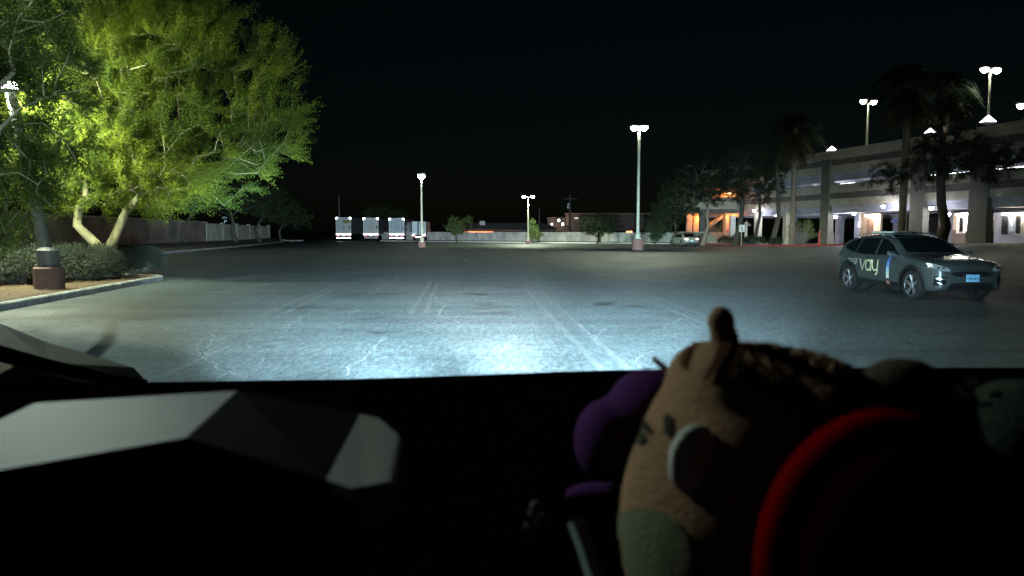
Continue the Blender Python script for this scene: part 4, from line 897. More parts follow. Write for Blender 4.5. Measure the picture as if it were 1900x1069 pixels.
class Car:
    def __init__(s, spec): s.__dict__.update(spec)
    def body_mesh(s):
        ys = sorted(set(list(np.linspace(s.y0, s.y1, 150)) + [s.y0 + .02, s.y0 + .05, s.y0 + .1, s.y1 - .02, s.y1 - .05])); rows = []
        for y in ys:
            zt, zb, w, r = interp(s.top, y), interp(s.bot, y), interp(s.wid, y), interp(s.rad, y); zs = zt - r; half = []
            half.append((0, zb)); half.append((w * .5, zb)); half.append((w * interp(s.g, zb) * .96, zb))
            for k in range(34): z = zb + .015 + (zs - zb - .015) * k / 33; half.append((w * interp(s.g, z), z))
            wg = w * interp(s.g, zs); n = 3.2
            for k in range(1, 15):
                a = math.pi / 2 * k / 14; half.append((wg * max(0, math.cos(a)) ** (2 / n), zs + r * math.sin(a) ** (2 / 2.2)))
            rows.append((y, half))
        V = []; m = len(rows[0][1])
        for y, h in rows:
            ring = [(x, y, z) for x, z in h] + [(-x, y, z) for x, z in reversed(h[1:-1])]; V += ring
        k = 2 * m - 2; F_ = []
        for i in range(len(rows) - 1):
            for j in range(k): F_.append((i * k + j, i * k + (j + 1) % k, (i + 1) * k + (j + 1) % k, (i + 1) * k + j))
        F_.append(tuple(reversed(range(k)))); F_.append(tuple(range((len(rows) - 1) * k, len(rows) * k)))
        me = bpy.data.meshes.new('body'); me.from_pydata(V, [], F_); bm = bmesh.new(); bm.from_mesh(me); bmesh.ops.recalc_face_normals(bm, faces=bm.faces); s.bvh = BVHTree.FromBMesh(bm); bm.to_mesh(me); bm.free(); return me
    def decal(s, poly, axis, name, m, parent, off=.006, thick=0.0, step=.07, mesh=None):
        """poly in 2D projected on the body: axis 'x-','x+' (y,z) ; 'y-','y+' (x,z) ; 'z' (x,y)"""
        bm = bmesh.new()
        if mesh is None:
            bm.faces.new([bm.verts.new((a, b, 0)) for a, b in poly])
        else: bm.from_mesh(mesh)
        for ax in (0, 1):
            lo = min(v.co[ax] for v in bm.verts); hi = max(v.co[ax] for v in bm.verts); k = int((hi - lo) / step)
            for i in range(1, k + 1):
                co = [0, 0, 0]; co[ax] = lo + (hi - lo) * i / (k + 1); no = [0, 0, 0]; no[ax] = 1
                bmesh.ops.bisect_plane(bm, geom=bm.verts[:] + bm.edges[:] + bm.faces[:], plane_co=co, plane_no=no)
        bad = []
        for v in bm.verts:
            a, b = v.co.x, v.co.y
            if axis[0] == 'x': sg = -1 if axis[1] == '-' else 1; o = Vector((sg * 3, a, b)); d = Vector((-sg, 0, 0))
            elif axis[0] == 'y': sg = -1 if axis[1] == '-' else 1; o = Vector((a, sg * 6, b)); d = Vector((0, -sg, 0))
            else: o = Vector((a, b, 4)); d = Vector((0, 0, -1))
            hit, nrm, _, _ = s.bvh.ray_cast(o, d)
            if hit is None: bad.append(v); v.co = o
            else:
                if nrm.dot(d) > 0: nrm = -nrm
                v.co = hit + nrm * (off + thick * 0)
        if bad: bmesh.ops.delete(bm, geom=bad, context='VERTS')
        me = bpy.data.meshes.new(name)
        if not bm.faces: bm.free(); return None
        bm.normal_update(); f0 = bm.faces[:][0]
        bm.to_mesh(me); bm.free(); return link(name, me, m, parent, smooth=True)
def wheel(parent, x, y, R, w, side, rimm, tyrem, darkm):
    t = MB().lathe([(R * .73, -w / 2), (R * .93, -w / 2), (R, -w / 2 + .03), (R, w / 2 - .03), (R * .93, w / 2), (R * .73, w / 2)], (x, y, R), 36, 'x', True, False).build('wheel', tyrem, parent)
    MB().lathe([(R * .72, -.02), (R * .74, .02)], (x + side * .04, y, R), 30, 'x').build('rim_back', darkm, t)
    mb = MB(); xo = x + side * (w / 2 - .015)
    for k in range(5):
        for da in (-.17, .17):
            a = 2 * math.pi * k / 5 + .3; c0 = Vector((xo - side * .03, y + math.cos(a) * R * .14, R + math.sin(a) * R * .14)); c1 = Vector((xo, y + math.cos(a + da) * R * .71, R + math.sin(a + da) * R * .71))
            mb.tube([c0, c1], [R * .06, R * .045], 6)
    mb.lathe([(R * .16, -.03), (R * .16, .02), (R * .08, .03)], (xo - side * .02, y, R), 14, 'x')
    ring = [(xo, y + math.cos(2 * math.pi * k / 32) * R * .72, R + math.sin(2 * math.pi * k / 32) * R * .72) for k in range(33)]; mb.tube(ring, R * .025, 6, cap=False); mb.build('rim', rimm, t)
M_tyre = mat('tyre_rubber', (.006, .006, .006), .9); M_rim = mat('machined_rim', (.55, .56, .58), .28, metal=.9); M_rimd = mat('rim_shadow', (.004, .004, .004), .6)
M_glass = mat('car_glass', (.004, .006, .006), .06, spec=.6); M_clad = mat('black_cladding', (.007, .008, .008), .55)
M_chrome = mat('chrome_trim', (.6, .62, .62), .2, metal=1); M_seam = mat('seam', (.004, .004, .004), .8)
def cut_arches(body, ys, R, zc=.345):
    bm = bmesh.new(); bm.from_mesh(body.data)
    for yc in ys:
        dead = [f for f in bm.faces if abs(f.calc_center_median().x) > .42 and f.calc_center_median().z < zc + R and math.hypot(f.calc_center_median().y - yc, f.calc_center_median().z - zc) < R]
        bmesh.ops.delete(bm, geom=dead, context='FACES')
        for v in bm.verts:
            d = math.hypot(v.co.y - yc, v.co.z - zc)
            if v.is_boundary and abs(v.co.x) > .42 and d < R * 1.3 and d > 1e-4 and v.co.z > .22: v.co.y = yc + (v.co.y - yc) * R / d; v.co.z = zc + (v.co.z - zc) * R / d
    bm.to_mesh(body.data); bm.free()
    for yc in ys:
        for s in (-1, 1):
            mb = MB(); n = 20; V = []
            for x in (s * .50, s * .84): V += [(x, yc + R * 1.0 * math.cos(-.3 + (math.pi + .6) * k / n), zc + R * math.sin(-.3 + (math.pi + .6) * k / n)) for k in range(n + 1)]
            mb.add(V, [(k, k + 1, n + 2 + k, n + 1 + k) for k in range(n)], True); mb.add(V[:n + 1], [tuple(range(n + 1))]); mb.build('wheel_well', M_seam, body.parent)
def arc_band(y, z, r0, r1, a0, a1, n=18):
    p = [(y + r1 * math.cos(a0 + (a1 - a0) * k / n), z + r1 * math.sin(a0 + (a1 - a0) * k / n)) for k in range(n + 1)]
    q = [(y + r0 * math.cos(a0 + (a1 - a0) * k / n), z + r0 * math.sin(a0 + (a1 - a0) * k / n)) for k in range(n, -1, -1)]; return p, q
def band_mesh(pts_out, pts_in):
    n = len(pts_out); V = [(a, b, 0) for a, b in pts_out] + [(a, b, 0) for a, b in reversed(pts_in)]; me = bpy.data.meshes.new('band'); me.from_pydata(V, [], [(i, i + 1, n + i + 1, n + i) for i in range(n - 1)]); return me
def text_mesh2d(body, size, offset=0, res=3):
    cu = bpy.data.curves.new('t', 'FONT'); cu.body = body; cu.size = size; cu.offset = offset; cu.resolution_u = res; cu.align_x = 'CENTER'; t = bpy.data.objects.new("tmp_text", cu); COL.objects.link(t)
    dg = bpy.context.evaluated_depsgraph_get(); me = bpy.data.meshes.new_from_object(t.evaluated_get(dg)); bpy.data.objects.remove(t); me.materials.clear(); return me

def crossover():
    c = Car(dict(y0=-2.19, y1=2.17,
        top=[(-2.19, .70), (-2.15, .78), (-2.05, .86), (-1.9, .93), (-1.5, 1.0), (-1.05, 1.06), (-.92, 1.10), (-.3, 1.43), (0, 1.51), (.5, 1.54), (1.2, 1.51), (1.65, 1.44), (1.95, 1.22), (2.1, 1.08), (2.17, .85)],
        bot=[(-2.19, .38), (-2.1, .26), (-1.8, .22), (0, .21), (1.8, .24), (2.17, .45)],
        wid=[(-2.19, .60), (-2.14, .72), (-2.0, .82), (-1.7, .885), (-1.2, .90), (0, .90), (1.3, .90), (1.8, .88), (2.05, .81), (2.17, .68)],
        rad=[(-2.19, .10), (-1.9, .12), (-1.0, .10), (-.5, .10), (0, .12), (1.6, .13), (2.17, .12)],
        g=[(.2, .92), (.34, .985), (.55, 1.0), (.75, 1.0), (.88, .985), (1.0, .95), (1.2, .87), (1.4, .775), (1.55, .70)]))
    root = thing('parked_car', 'dark grey crossover with yellow vay lettering parked on the right', 'car', (10.27, 18.32, 0), math.radians(4.7))
    paint = mat('grey_green_paint', (.075, .092, .09), .26, metal=.5, coat=.6)
    body = link('body', c.body_mesh(), paint, root, smooth=True)
    D = lambda poly, ax, name, m, par=root, **k: c.decal(poly, ax, name, m, par, **k)
    for sd in ('x-', 'x+'):
        D([(-.80, 1.045), (-.42, 1.27), (-.10, 1.40), (.10, 1.425), (.12, 1.0)], sd, 'side_window', M_glass)
        D([(.19, 1.0), (.17, 1.43), (.60, 1.44), (.98, 1.42), (1.06, 1.03)], sd, 'side_window', M_glass)
        D([(1.12, 1.04), (1.04, 1.415), (1.35, 1.37), (1.72, 1.22), (1.60, 1.13)], sd, 'side_window', M_glass)
        for y in (-1.35, 1.35):
            p, q = arc_band(y, .345, .405, .475, -.35, math.pi + .35); c.decal(None, sd, 'wheel_arch_trim', M_clad, root, off=.012, mesh=band_mesh(p, q))
        D([(-.87, .24), (-.87, .36), (.88, .38), (.88, .26)], sd, 'sill_cladding', M_clad, off=.012)
        D([(-.9, .40), (.86, .44), (.86, .40), (-.9, .365)], sd, 'door_moulding', mat('moulding', (.03, .035, .035), .4), off=.010)
        seams = []
        for a, b in [((-.88, .38), (-.92, .75)), ((-.92, .75), (-.86, 1.02)), ((.15, .38), (.13, 1.0)), ((1.0, .74), (1.10, .90)), ((1.10, .90), (1.08, 1.03)), ((.88, .52), (1.0, .74)), ((.88, .40), (.88, .52))]:
            a, b = Vector(a), Vector(b); d = (b - a).normalized(); n = Vector((-d.y, d.x)) * .006; D([tuple(a - n), tuple(b - n), tuple(b + n), tuple(a + n)], sd, 'door_seam', M_seam, off=.003)
        for yy in (.02, .93):
            sg = -1 if sd == 'x-' else 1; hit = c.bvh.ray_cast(Vector((sg * 3, yy, .90)), Vector((-sg, 0, 0)))[0]
            MB().cbox((hit.x + sg * .028, yy - .02, .90), (.022, .20, .028), .008).build('door_handle', M_chrome, root)
    # front
    D([(-.70, 1.085), (-.60, 1.10 - .01), (.60, 1.10 - .01), (.70, 1.085)], 'y-', 'cowl', M_clad) if 0 else None
    D([(-.69, -.86), (-.56, -.24), (.56, -.24), (.69, -.86), (.40, -.93), (-.40, -.93)], 'z', 'windshield', M_glass)
    D([(-.50, 1.98), (-.48, 1.70), (.48, 1.70), (.50, 1.98)], 'z', 'rear_window', M_glass)
    D([(-.50, -.16), (.50, -.16), (.50, 1.3), (-.50, 1.3)], 'z', 'roof_panel', mat('gloss_black_roof', (.008, .01, .01), .12), off=.004)
    D([(-.44, .595), (-.52, .66), (-.30, .70), (.30, .70), (.52, .66), (.44, .595), (.3, .575), (-.3, .575)], 'y-', 'grille', mat('grille_black', (.01, .011, .012), .35))
    D([(-.56, .28), (-.50, .44), (.50, .44), (.56, .28)], 'y-', 'lower_grille', M_clad)
    for s in (-1, 1):
        h = D([(s * .50, .735), (s * .60, .80), (s * .775, .86), (s * .84, .85), (s * .82, .77), (s * .68, .70), (s * .53, .695)], 'y-', 'headlight', mat('headlight_glass', (.38, .40, .42), .2, metal=.5), off=.010)
        a = D([(s * .79, .86), (s * .845, .87), (s * .85, .78), (s * .81, .79)], 'y-', 'turn_signal', emat('amber', (1, .25, .03), .08), h, off=.014)
        for xx in (.64, .74):
            hit = c.bvh.ray_cast(Vector((s * xx, -6, .77)), Vector((0, 1, 0)))[0]
            if hit: MB().cbox(hit + Vector((0, -.006, 0)), (.075, .03, .05), .014).build('headlight_lens', M_chrome, h)
        D([(s * .62, .40), (s * .60, .565), (s * .80, .59), (s * .80, .37)], 'y-', 'fog_light_bezel', mat('gloss_black', (.008, .008, .009), .15), off=.010)
        D([(s * .63, .50), (s * .60, .535), (s * .78, .555), (s * .78, .52)], 'y-', 'fog_light', M_chrome, off=.016)
        D([(s * .66, .40), (s * .74, .455), (s * .78, .455), (s * .70, .40)], 'y-', 'fog_trim', M_chrome, off=.016)
        D([(s * .60, 1.02), (s * .50, .93), (s * .74, .93), (s * .78, 1.0)], 'y+', 'tail_light', mat('tail_red', (.15, .01, .01), .15))
        # mirrors
        mb = MB(); mb.cbox((s * 1.0, -.72, 1.06), (.19, .12, .13), .045); mb.tube([(s * .84, -.74, 1.0), (s * .93, -.72, 1.02)], .025, 6); mr = mb.build('side_mirror', mat('mirror_cap', (.10, .11, .11), .3, metal=.4, coat=.5), root)
        MB().cbox((s * 1.01, -.785, 1.085), (.15, .02, .03), .008).build('mirror_indicator', M_chrome, mr)
        rp = []
        for y in np.linspace(-.15, 1.55, 12):
            hit = c.bvh.ray_cast(Vector((s * .56, y, 4)), Vector((0, 0, -1)))[0]; k = math.sin(math.pi * (y + .15) / 1.7); rp.append(hit + Vector((0, 0, .004 + .045 * min(1, k * 2.2))))
        MB().tube(rp, .014, 6).build('roof_rail', mat('satin_rail', (.35, .37, .36), .35, metal=.7), root)
    D([(-.50, .725), (-.48, .745), (.48, .745), (.50, .725)], 'y-', 'hood_seam', M_seam, off=.004)
    # plate
    pl = MB().cbox((0, -2.225, .545), (.31, .02, .165), .004).build('licence_plate', mat('blue_plate', (.22, .52, .72), .4, emis=(.2, .55, .75), estr=.0), root)
    X90 = Matrix.Rotation(math.pi / 2, 4, 'X')
    text_obj('938\u00b74E1', .088, 'lettering', mat('plate_ink', (.01, .03, .12), .5), pl, Matrix.Translation((0, -2.237, .535)) @ X90, extrude=.001, offset=.001)
    text_obj('NEVADA', .028, 'lettering', mat('plate_ink2', (.01, .03, .12), .5), pl, Matrix.Translation((0, -2.237, .605)) @ X90, extrude=.001)
    MB().cbox((0, -2.20, .545), (.35, .03, .20), .01).build('plate_holder', M_clad, root)
    # lettering on the near side (mirrored into y axis: near side is -x, reading left to right means +y to -y)
    vm = mat('vay_yellow', (.62, .60, .36), .5); M_lt = mat('small_white_text', (.5, .5, .44), .6)
    def stroke(paths, w, name, m):
        for sd, fl in (('x-', 1),):
            bmv = MB()
            for path in paths:
                n = len(path)
                L_ = []; R_ = []
                for i, (a, b) in enumerate(path):
                    p0 = Vector(path[max(0, i - 1)]); p1 = Vector(path[min(n - 1, i + 1)]); d = (p1 - p0).normalized(); nn = Vector((-d.y, d.x)) * w / 2; p = Vector((a, b))
                    L_.append(p + nn); R_.append(p - nn)
                V = [(v.x, v.y, 0) for v in L_] + [(v.x, v.y, 0) for v in R_]; bmv.add(V, [(i, i + 1, n + i + 1, n + i) for i in range(n - 1)])
                for e in (path[0], path[-1]): bmv.add([(e[0] + w / 2 * math.cos(t * math.pi / 5), e[1] + w / 2 * math.sin(t * math.pi / 5), 0) for t in range(10)], [tuple(range(10))])
            me = bpy.data.meshes.new('s'); me.from_pydata(bmv.v, [], bmv.f); c.decal(None, sd, name, m, root, off=.008, step=.1, mesh=me)
    # letters: coordinates u along car from rear (+y) to front; y = ys - u
    def L2(pts, u0): return [(y0_ - (u0 + a), zb_ + b) for a, b in pts]
    y0_, zb_ = .78, .60; hh = .26
    arc = lambda cx, cy, r, a0, a1, n=14, ry=None: [(cx + r * math.cos(math.radians(a0 + (a1 - a0) * k / n)), cy + (ry or r) * math.sin(math.radians(a0 + (a1 - a0) * k / n))) for k in range(n + 1)]
    stroke([L2([(0, hh), (.12, 0), (.24, hh)], 0)], .042, 'lettering', vm)
    stroke([L2(arc(.12, hh / 2, .115, 0, 360, 24, hh / 2), .27), L2([(.235, hh), (.235, 0)], .27)], .042, 'lettering', vm)
    stroke([L2([(0, hh), (0, hh * .55)] + arc(.115, hh * .5, .115, 180, 360, 12, .12), .57), L2([(.23, hh), (.23, .0), (.20, -.07), (.15, -.10)], .57)], .042, 'lettering', vm)
    for txt, zz, sz in (('Door-to-door rentals', .86, .052), ('Delivered remotely', .80, .052), ('vay.io', .745, .045)):
        me = text_mesh2d(txt, sz, .0008); me.transform(Matrix.Translation((1.12 if sz > .05 else 1.0, zz - .01, 0)) @ Matrix.Scale(-1, 4, (1, 0, 0)));
        me.transform(Matrix.Translation((0.0, 0, 0))); c.decal(None, 'x-', 'lettering', M_lt, root, off=.008, step=.2, mesh=me)
    z_ = [.97, .85, .72, .60, .47, .44, .38, .30]; cols = [(.05, .09, .28), (.10, .22, .48), (.28, .42, .52), (.45, .50, .42), (.50, .46, .34), None, (.35, .16, .10)]
    for i, col in enumerate(cols):
        if col is None: continue
        k0, k1 = z_[i], z_[i + 1]; f = lambda z: -.40 - .03 * ((z - .3) / .67 - .5) ** 2 * 4 - (.10 * (z - .75) if z > .75 else 0)
        D([(f(k0), k0), (f(k0) - .115, k0), (f(k1) - .115, k1), (f(k1), k1)], 'x-', 'colour_stripe', mat('stripe_%d' % i, col, .45), off=.014)
    cut_arches(body, (-1.35, 1.35), .405)
    for s in (-1, 1):
        for y in (-1.35, 1.35): wheel(root, s * .785, y, .335, .215, s, M_rim, M_tyre, M_rimd)
    mb = MB(); mb.box((0, 0, .42), (1.05, 4.0, .3)); mb.build('chassis', M_seam, root)
    # roof cameras and carrier
    mb = MB()
    for x, y in ((-.32, .62), (.26, .62)): mb.cbox((x, y + .1, 1.585), (.44, .42, .05), .024)
    mb.build('roof_sensor_cover', mat('pale_cover', (.42, .48, .42), .35), root)
    sb = MB(); sb.tube([(-.55, -.02, 1.535), (-.5, -.02, 1.56), (.5, -.02, 1.56), (.55, -.02, 1.535)], .016, 6); sb.build('roof_bar', M_clad, root)
    for x in (-.12, .0, .16): MB().cbox((x, -.1, 1.575), (.06, .08, .06), .02).build('roof_camera', M_chrome if x else M_glass, root)
    MB().cbox((0, -2.17, .655), (.2, .03, .03), .008).build('badge', M_chrome, root)
    return root
crossover()
def sedan():
    c = Car(dict(y0=-2.3, y1=2.3,
        top=[(-2.3, .55), (-2.2, .72), (-1.8, .86), (-1.1, .98), (-.9, 1.02), (-.1, 1.38), (.4, 1.43), (1.0, 1.38), (1.6, 1.06), (1.75, 1.03), (2.15, .99), (2.3, .8)],
        bot=[(-2.3, .35), (-2.0, .2), (1.9, .22), (2.3, .4)], wid=[(-2.3, .6), (-2.1, .78), (-1.5, .87), (0, .89), (1.8, .87), (2.15, .80), (2.3, .68)],
        rad=[(-2.3, .1), (0, .13), (2.3, .1)], g=[(.2, .92), (.4, 1), (.75, 1), (.95, .95), (1.2, .82), (1.45, .70)]))
    b = P(1297, 0, 75.5); root = thing('parked_car', 'pale green sedan with lit tail lights parked near the orange staircase', 'car', (b.x - .5, 77.8, 0), math.radians(187))
    paint = mat('pale_green_paint', (.19, .23, .20), .4, metal=.2, coat=.4); body = link('body', c.body_mesh(), paint, root, smooth=True)
    for sd in ('x-', 'x+'):
        c.decal([(-.78, 1.0), (-.1, 1.31), (.42, 1.36), (.45, 1.0)], sd, 'side_window', M_glass, root); c.decal([(.5, 1.0), (.48, 1.36), (.95, 1.32), (1.4, 1.08), (1.3, 1.0)], sd, 'side_window', M_glass, root)
    c.decal([(-.55, .05 + 1.0), (-.52, 1.62), (.52, 1.62), (.55, 1.05)], 'z', 'rear_window', M_glass, root); c.decal([(-.6, -.85), (-.5, -.15), (.5, -.15), (.6, -.85)], 'z', 'windshield', M_glass, root)
    for s in (-1, 1): c.decal([(s * .42, .72), (s * .42, .88), (s * .76, .90), (s * .80, .76)], 'y+', 'tail_light', emat('tail_glow', (1, .25, .18), 1.6), root, off=.01); c.decal([(s * .50, .78), (s * .50, .86), (s * .66, .86), (s * .66, .78)], 'y+', 'reverse_light', emat('tail_white', (1, .7, .6), 4), root, off=.018)
    c.decal([(-.8, .32), (-.8, .45), (.8, .45), (.8, .32)], 'y+', 'rear_bumper', M_clad, root, off=.012)
    MB().cbox((0, 2.31, .62), (.34, .02, .17), .004).build('licence_plate', mat('pale_plate', (.5, .7, .75), .4), root)
    cut_arches(body, (-1.4, 1.4), .37)
    for s in (-1, 1):
        for y in (-1.4, 1.4): wheel(root, s * .76, y, .31, .2, s, M_rim, M_tyre, M_rimd)
sedan()

# ------------------------------------------------------------------ own vehicle: headlights, cowl, dashboard, things inside
def blob(name, parts, m, parent, vox=.006, sub=None):
    bm = bmesh.new()
    for cc, rr, rot in parts:
        M = Matrix.Translation(cc) @ (Matrix.Rotation(rot, 4, 'Y')) @ Matrix.Diagonal((*rr, 1)); bmesh.ops.create_uvsphere(bm, u_segments=32, v_segments=18, radius=1, matrix=M)
    me = bpy.data.meshes.new(name); bm.to_mesh(me); bm.free(); o = link(name, me, m, parent)
    md = o.modifiers.new('r', 'REMESH'); md.mode = 'VOXEL'; md.voxel_size = vox
    ms = o.modifiers.new('s', 'SMOOTH'); ms.iterations = 8; ms.factor = .6
    evaluated(o)
    for p in o.data.polygons: p.use_smooth = True
    if not o.data.materials: o.data.materials.append(m)
    return o
def own_vehicle():
    # dashboard with the cowl edge that hides the lower road
    dash = thing('dashboard', 'black dashboard across the bottom of the view', 'dashboard', (0, 0, 0))
    edge = [(-1500, 745), (-700, 728), (0, 712), (270, 709), (640, 704), (880, 696), (1130, 687), (1500, 683), (1900, 682), (2500, 684), (3500, 690)]
    Yd = 1.5; top = [P(x, y, Yd) for x, y in edge]
    back = [Vector((p.x * .95, .30, 1.24)) for p in top]; back2 = [Vector((p.x * .95, .25, .9)) for p in top]; mid = [Vector((p.x * .9, .72, p.z - .04)) for p in top]; fr = [p - Vector((0, -.04, .45)) for p in top]
    rows = [fr, [p + Vector((0, .02, -.012)) for p in top], top, [p - Vector((0, .05, .008)) for p in top], mid, back, back2]; n = len(top); V = [v for r in rows for v in r]
    Fc = [(i * n + j, i * n + j + 1, (i + 1) * n + j + 1, (i + 1) * n + j) for i in range(len(rows) - 1) for j in range(n - 1)]
    MB().add(V, Fc).build('dash_top', M_black, dash)
    mb = MB(); mb.box((0, .60, 1.02), (3.2, .7, .2)); mb.build('dash_core', M_black, dash)
    # faceted instrument hood
    hood = thing('instrument_hood', 'faceted grey instrument hood glinting at lower left', 'instrument hood', (0, 0, 0))
    Ya, Yb = .80, .62
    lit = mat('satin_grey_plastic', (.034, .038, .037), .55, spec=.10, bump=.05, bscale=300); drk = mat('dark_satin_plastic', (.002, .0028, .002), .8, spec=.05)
    def pl_pt(px, py, p0, nn):
        d = ray(px, py); o = Vector((0, 0, CAMZ)); return o + d * ((p0 - o).dot(nn) / d.dot(nn))
    pA = P(345, 812, .66); nA = Vector((-.22, -.34, 1)); a0, a1, a2, a3, a4 = [pl_pt(x, y, pA, nA) for x, y in ((-120, 835), (65, 748), (440, 725), (345, 812), (-120, 893))]
    pC = P(605, 890, .62); nC = Vector((-.34, -.12, 1)); c1, c2, c3, c4, c5, c6 = [pl_pt(x, y, pC, nC) for x, y in ((668, 768), (703, 776), (742, 810), (722, 893), (650, 906), (605, 890))]
    nD = Vector((-.1, -1, .45)); d1, d2, d3 = [pl_pt(x, y, c5, nD) for x, y in ((738, 900), (733, 930), (672, 985))]
    dn = Vector((0, -.0, -.02)); dnv = Vector((0, .03, -.2))
    def solid(name, pts, m, ex): MB().prism(pts, ex).build(name, m, hood)
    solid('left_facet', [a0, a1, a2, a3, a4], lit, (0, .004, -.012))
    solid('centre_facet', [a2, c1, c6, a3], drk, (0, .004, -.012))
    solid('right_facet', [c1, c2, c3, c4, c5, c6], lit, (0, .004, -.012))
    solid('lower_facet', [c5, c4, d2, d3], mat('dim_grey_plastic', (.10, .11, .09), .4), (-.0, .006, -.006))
    solid('edge_facet', [c3, c4 + Vector((.001, 0, 0)), d2, c3 + Vector((.0, -.01, -.03))], lit, (-.004, .006, -.0))
    under = MB(); ring = [a0, a4, a3, c6, c5, d3]; low = [Vector((p.x, p.y + .015, .95)) for p in ring]
    under.add([p - Vector((0, -.004, .002)) for p in ring] + low, [(i, i + 1, i + 7, i + 6) for i in range(5)]); under.build('front_face', M_black, hood)
    # wiper
    wp = thing('windshield_wiper', 'dark wiper arm with broad cover at the left of the windshield base', 'wiper', (0, 0, 0))
    Yw = 1.9; wm = mat('wiper_plastic', (.007, .013, .011), .6); pts = [(-60, 580), (0, 600), (84, 634), (92, 646), (210, 672), (248, 682), (270, 706), (200, 700), (90, 672), (-60, 630)]
    MB().prism([P(x, y, Yw + (.16 if i < 7 else -.16)) for i, (x, y) in enumerate(pts)], (0, .0, -.012)).build('arm_cover', wm, wp)
    MB().prism([P(x, y, Yw - .2) for x, y in [(-60, 626), (90, 668), (200, 695), (268, 705), (262, 714), (190, 712), (-60, 660)]], (0, .02, -.004)).build('blade', M_black, wp)
    MB().prism([P(-60, 650, Yw + .1), P(195, 709, Yw + .1), P(190, 725, Yw - .3), P(-60, 720, Yw - .3)], (0, 0, -.012)).build('linkage_cover', wm, wp)
    # plush tiger
    Yp = .64; k = Yp / FPX
    tg = thing('plush_tiger', 'tan plush tiger with brown stripes lying across the dashboard', 'plush toy', P(1440, 1000, Yp)); L0 = Vector(tg.location)
    tan = mat('tan_plush', (.25, .145, .085), .95, bump=.6, bscale=300, var=.15, vscale=20, spec=.1)
    loc = lambda px, py, Y=Yp: P(px, py, Y) - L0
    body = blob('body', [(loc(1440, 975), (300 * k, .12, 345 * k), 0), (loc(1400, 880), (225 * k, .105, 255 * k), 0), (loc(1335, 720), (100 * k, .07, 90 * k), .2), (loc(1500, 760), (150 * k, .09, 110 * k), .3)], tan, tg)
    bm = bmesh.new(); bm.from_mesh(body.data); bvh = BVHTree.FromBMesh(bm); bm.free()
    blob('ear', [(loc(1338, 596), (27 * k, .012, 32 * k), 0), (loc(1345, 630), (30 * k, .014, 22 * k), 0)], tan, tg, .004)
    blob('ear', [(loc(1675, 735), (92 * k, .03, 75 * k), .1)], mat('dark_plush', (.05, .042, .028), .95, bump=.6, bscale=300, spec=.1), tg)
    blob('arm', [(loc(1755, 770), (22 * k, .012, 48 * k), -.6)], mat('cream_plush', (.2, .18, .1), .95, spec=.1), tg, .004)
    def patch(name, pts, m, off=.0025, par=tg):
        bm = bmesh.new(); bm.faces.new([bm.verts.new((a, b, 0)) for a, b in pts])
        for ax in (0, 1):
            lo = min(v.co[ax] for v in bm.verts); hi = max(v.co[ax] for v in bm.verts); kk = int((hi - lo) / 9)
            for i in range(1, kk + 1):
                co = [0, 0, 0]; co[ax] = lo + (hi - lo) * i / (kk + 1); no = [0, 0, 0]; no[ax] = 1; bmesh.ops.bisect_plane(bm, geom=bm.verts[:] + bm.edges[:] + bm.faces[:], plane_co=co, plane_no=no)
        bad = []
        for v in bm.verts:
            d = ray(v.co.x, v.co.y).normalized(); hit, nr, _, _ = bvh.ray_cast(Vector((0, 0, CAMZ)) - L0, d)
            if hit is None: bad.append(v)
            else: v.co = hit + (nr if nr.dot(d) < 0 else -nr) * off
        bmesh.ops.delete(bm, geom=bad, context='VERTS'); me = bpy.data.meshes.new(name); bm.to_mesh(me); bm.free()
        return link(name, me, m, par, smooth=True)
    brown = mat('brown_stripe', (.05, .018, .006), .95, spec=.1); inkm = mat('black_felt', (.01, .012, .008), .9, spec=.1)
    for i in range(7):
        x = 1345 + i * 38; y = 622 + abs(i - 1.5) * 6 + max(0, i - 3) * 5; patch('stripe', [(x, y - 20), (x + 22, y - 18), (x + 8, y + 25), (x - 28, y + 75), (x - 38, y + 78), (x - 14, y + 22)], brown)
    patch('stripe', [(1262, 672), (1290, 625), (1310, 620), (1285, 650), (1270, 690)], brown)
    patch('eye', [(1176, 812), (1196, 800), (1204, 816), (1192, 826), (1178, 822)], inkm); patch('eye', [(1190, 782), (1200, 780), (1212, 800), (1208, 806), (1196, 798)], inkm); patch('eye', [(1236, 772), (1248, 770), (1250, 800), (1244, 812), (1236, 806)], inkm)
    belly = patch('belly', [(1125, 1075), (1130, 990), (1150, 955), (1190, 940), (1245, 955), (1280, 1000), (1290, 1075)], mat('cream_belly', (.12, .13, .08), .95, spec=.1, bump=.5, bscale=300))
    mz = MB(); hit = bvh.ray_cast(Vector((0, 0, CAMZ)) - L0, ray(1285, 850).normalized())[0]
    bl = blob('muzzle', [(hit + Vector((0, -.004, 0)), (46 * k, .009, 66 * k), .15)], mat('white_plush', (.5, .52, .5), .95, spec=.1, bump=.5, bscale=300), tg, .004)
    blob('nose', [(hit + Vector((.003, -.013, .002)), (13 * k, .005, 24 * k), .35)], mat('pink_nose', (.6, .15, .2), .9, spec=.1), tg, .0025)
    # purple plush behind
    pp = thing('purple_plush', 'purple plush toy peeking out left behind the tiger', 'plush toy', P(1150, 800, .74)); L1 = Vector(pp.location); k2 = .74 / FPX; pm = mat('purple_plush', (.050, .008, .08), .95, spec=.1, bump=.5, bscale=300)
    lc = lambda px, py, Y=.74: P(px, py, Y) - L1
    blob('body', [(lc(1125, 815), (62 * k2, .045, 78 * k2), .1), (lc(1195, 745), (72 * k2, .05, 58 * k2), -.5), (lc(1230, 790), (80 * k2, .05, 90 * k2), 0)], pm, pp, .005)
    blob('ear', [(lc(1150, 775), (30 * k2, .03, 34 * k2), 0)], mat('pale_lilac', (.30, .28, .34), .95, spec=.1), pp, .004)
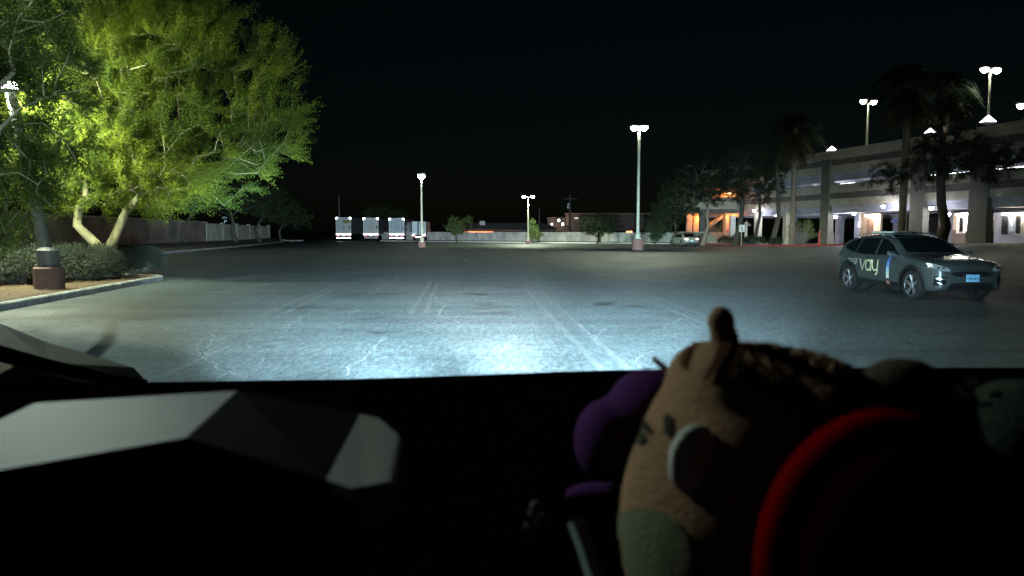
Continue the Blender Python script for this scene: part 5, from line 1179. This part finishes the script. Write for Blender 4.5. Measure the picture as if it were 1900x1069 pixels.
    blob('arm', [(lc(1110, 912), (58 * k2, .02, 15 * k2), 0), (lc(1062, 918), (17 * k2, .012, 13 * k2), 0)], pm, pp, .004)
    MB().tube([lc(1212, 664), lc(1240, 690)], [.003, .004], 6).build('twig_horn', mat('horn', (.3, .2, .16), .8), pp)
    # red cushion near the lens: lit edge made a red tube, shaded middle near-black
    rg = thing('red_cushion', 'dark cushion with a curved red padded rim in front of the tiger', 'cushion', P(1640, 1010, .43)); L2_ = Vector(rg.location)
    blob('body', [(P(1650, 1070, .47) - L2_, (205 * .45 / FPX, .05, 270 * .45 / FPX), 0)], mat('dark_maroon_fabric', (.006, .0006, .0005), .9, spec=.0), rg)
    pts = [P(1650 + 212 * math.cos(a), 1065 - 268 * math.sin(a), .45) - L2_ for a in [math.radians(200 - 10 * k) for k in range(23)]]
    MB().tube(pts, [.0135 - .006 * max(0, (k - 10) / 12) for k in range(23)], 16).build('padded_rim', mat('red_fabric', (.11, .0012, .0010), .9, spec=.0, bump=.3, bscale=400), rg)
    # grey green plush at right edge + buckle
    gp = thing('grey_plush', 'dim grey green plush shape at the right edge of the dashboard', 'plush toy', P(1900, 830, .6)); L3 = Vector(gp.location)
    blob('body', [(P(1890, 820, .6) - L3, (.055, .05, .055), 0), (P(1960, 850, .6) - L3, (.07, .05, .07), 0)], mat('grey_green_plush', (.02, .028, .02), .95, spec=.1, bump=.5, bscale=300), gp)
    bk = thing('metal_buckle', 'small shiny metal buckle beside the grey green plush', 'buckle', P(1795, 722, .6)); L4 = Vector(bk.location)
    MB().tube([P(1775, 716, .6) - L4, P(1783, 732, .6) - L4, P(1790, 737, .6) - L4, P(1810, 738, .6) - L4], [.002, .0025, .002, .001], 8).build('clasp', M_chrome, bk)
    MB().tube([P(1795, 703, .6) - L4, P(1799, 714, .6) - L4], .002, 6).tube([P(1806, 701, .6) - L4, P(1810, 713, .6) - L4], .002, 6).build('prong', M_chrome, bk)
    # white stick and trinket
    stk = MB().tube([P(1067, 968, .55), P(1083, 1010, .54), P(1112, 1100, .52)], .0058, 10).build('white_stick', mat('pale_plastic', (.3, .38, .34), .4)); tag(stk, 'thin pale stick standing at the bottom left of the plush tiger', 'stick')
    tr = thing('dried_flower', 'tiny dim pale flower trinket left of the pale stick', 'trinket', P(1000, 955, .6)); L5 = Vector(tr.location)
    mt = mat('dim_petal', (.06, .055, .045), .9)
    for x, y, s in ((993, 940, 11), (1004, 966, 12), (988, 952, 9), (976, 975, 5)): blob('petal', [(P(x, y, .6) - L5, (s * .00045, .004, s * .0006), .4)], mt, tr, .0015)
    # paper lying hidden on the dash and headlights
    roof = MB().cbox((0, -.55, 2.16), (2.6, 2.0, .06), .02).build('cab_roof', M_black); tag(roof, 'dark cab roof over the viewer, above the top of the view', 'roof')
    HC = (.54, .82, 1.0)
    for s in (-1, 1):
        lamp('headlight_beam', 'SPOT', (s * .72, 2.2, .82), 2800, HC, .08, None, 62, 1.0, (s * 1.2 - .3, 15, .1))
        lamp('headlight_beam', 'SPOT', (s * .72, 2.2, .84), 20000, HC, .08, None, 36, 1.0, (s * 3.0 - .9, 40, .70))
        for az in (-19, -7, 6, 16, 28): lamp('headlight_beam', 'SPOT', (s * .72, 2.2, .84), 38000 if az < 20 else 5000, HC, .08, None, 21, 1.0, (s * .3 + 45 * math.tan(math.radians(az)), 45, .45))
    lamp('headlight_beam', 'SPOT', (.72, 2.2, .86), 60000, (.9, .96, 1.0), .08, None, 22, 1.0, (-12, 120, 3.2))
    lamp('headlight_beam', 'SPOT', (0, 2.25, .9), 2200, HC, .3, None, 130, .6, (0, 20, .2))
own_vehicle()
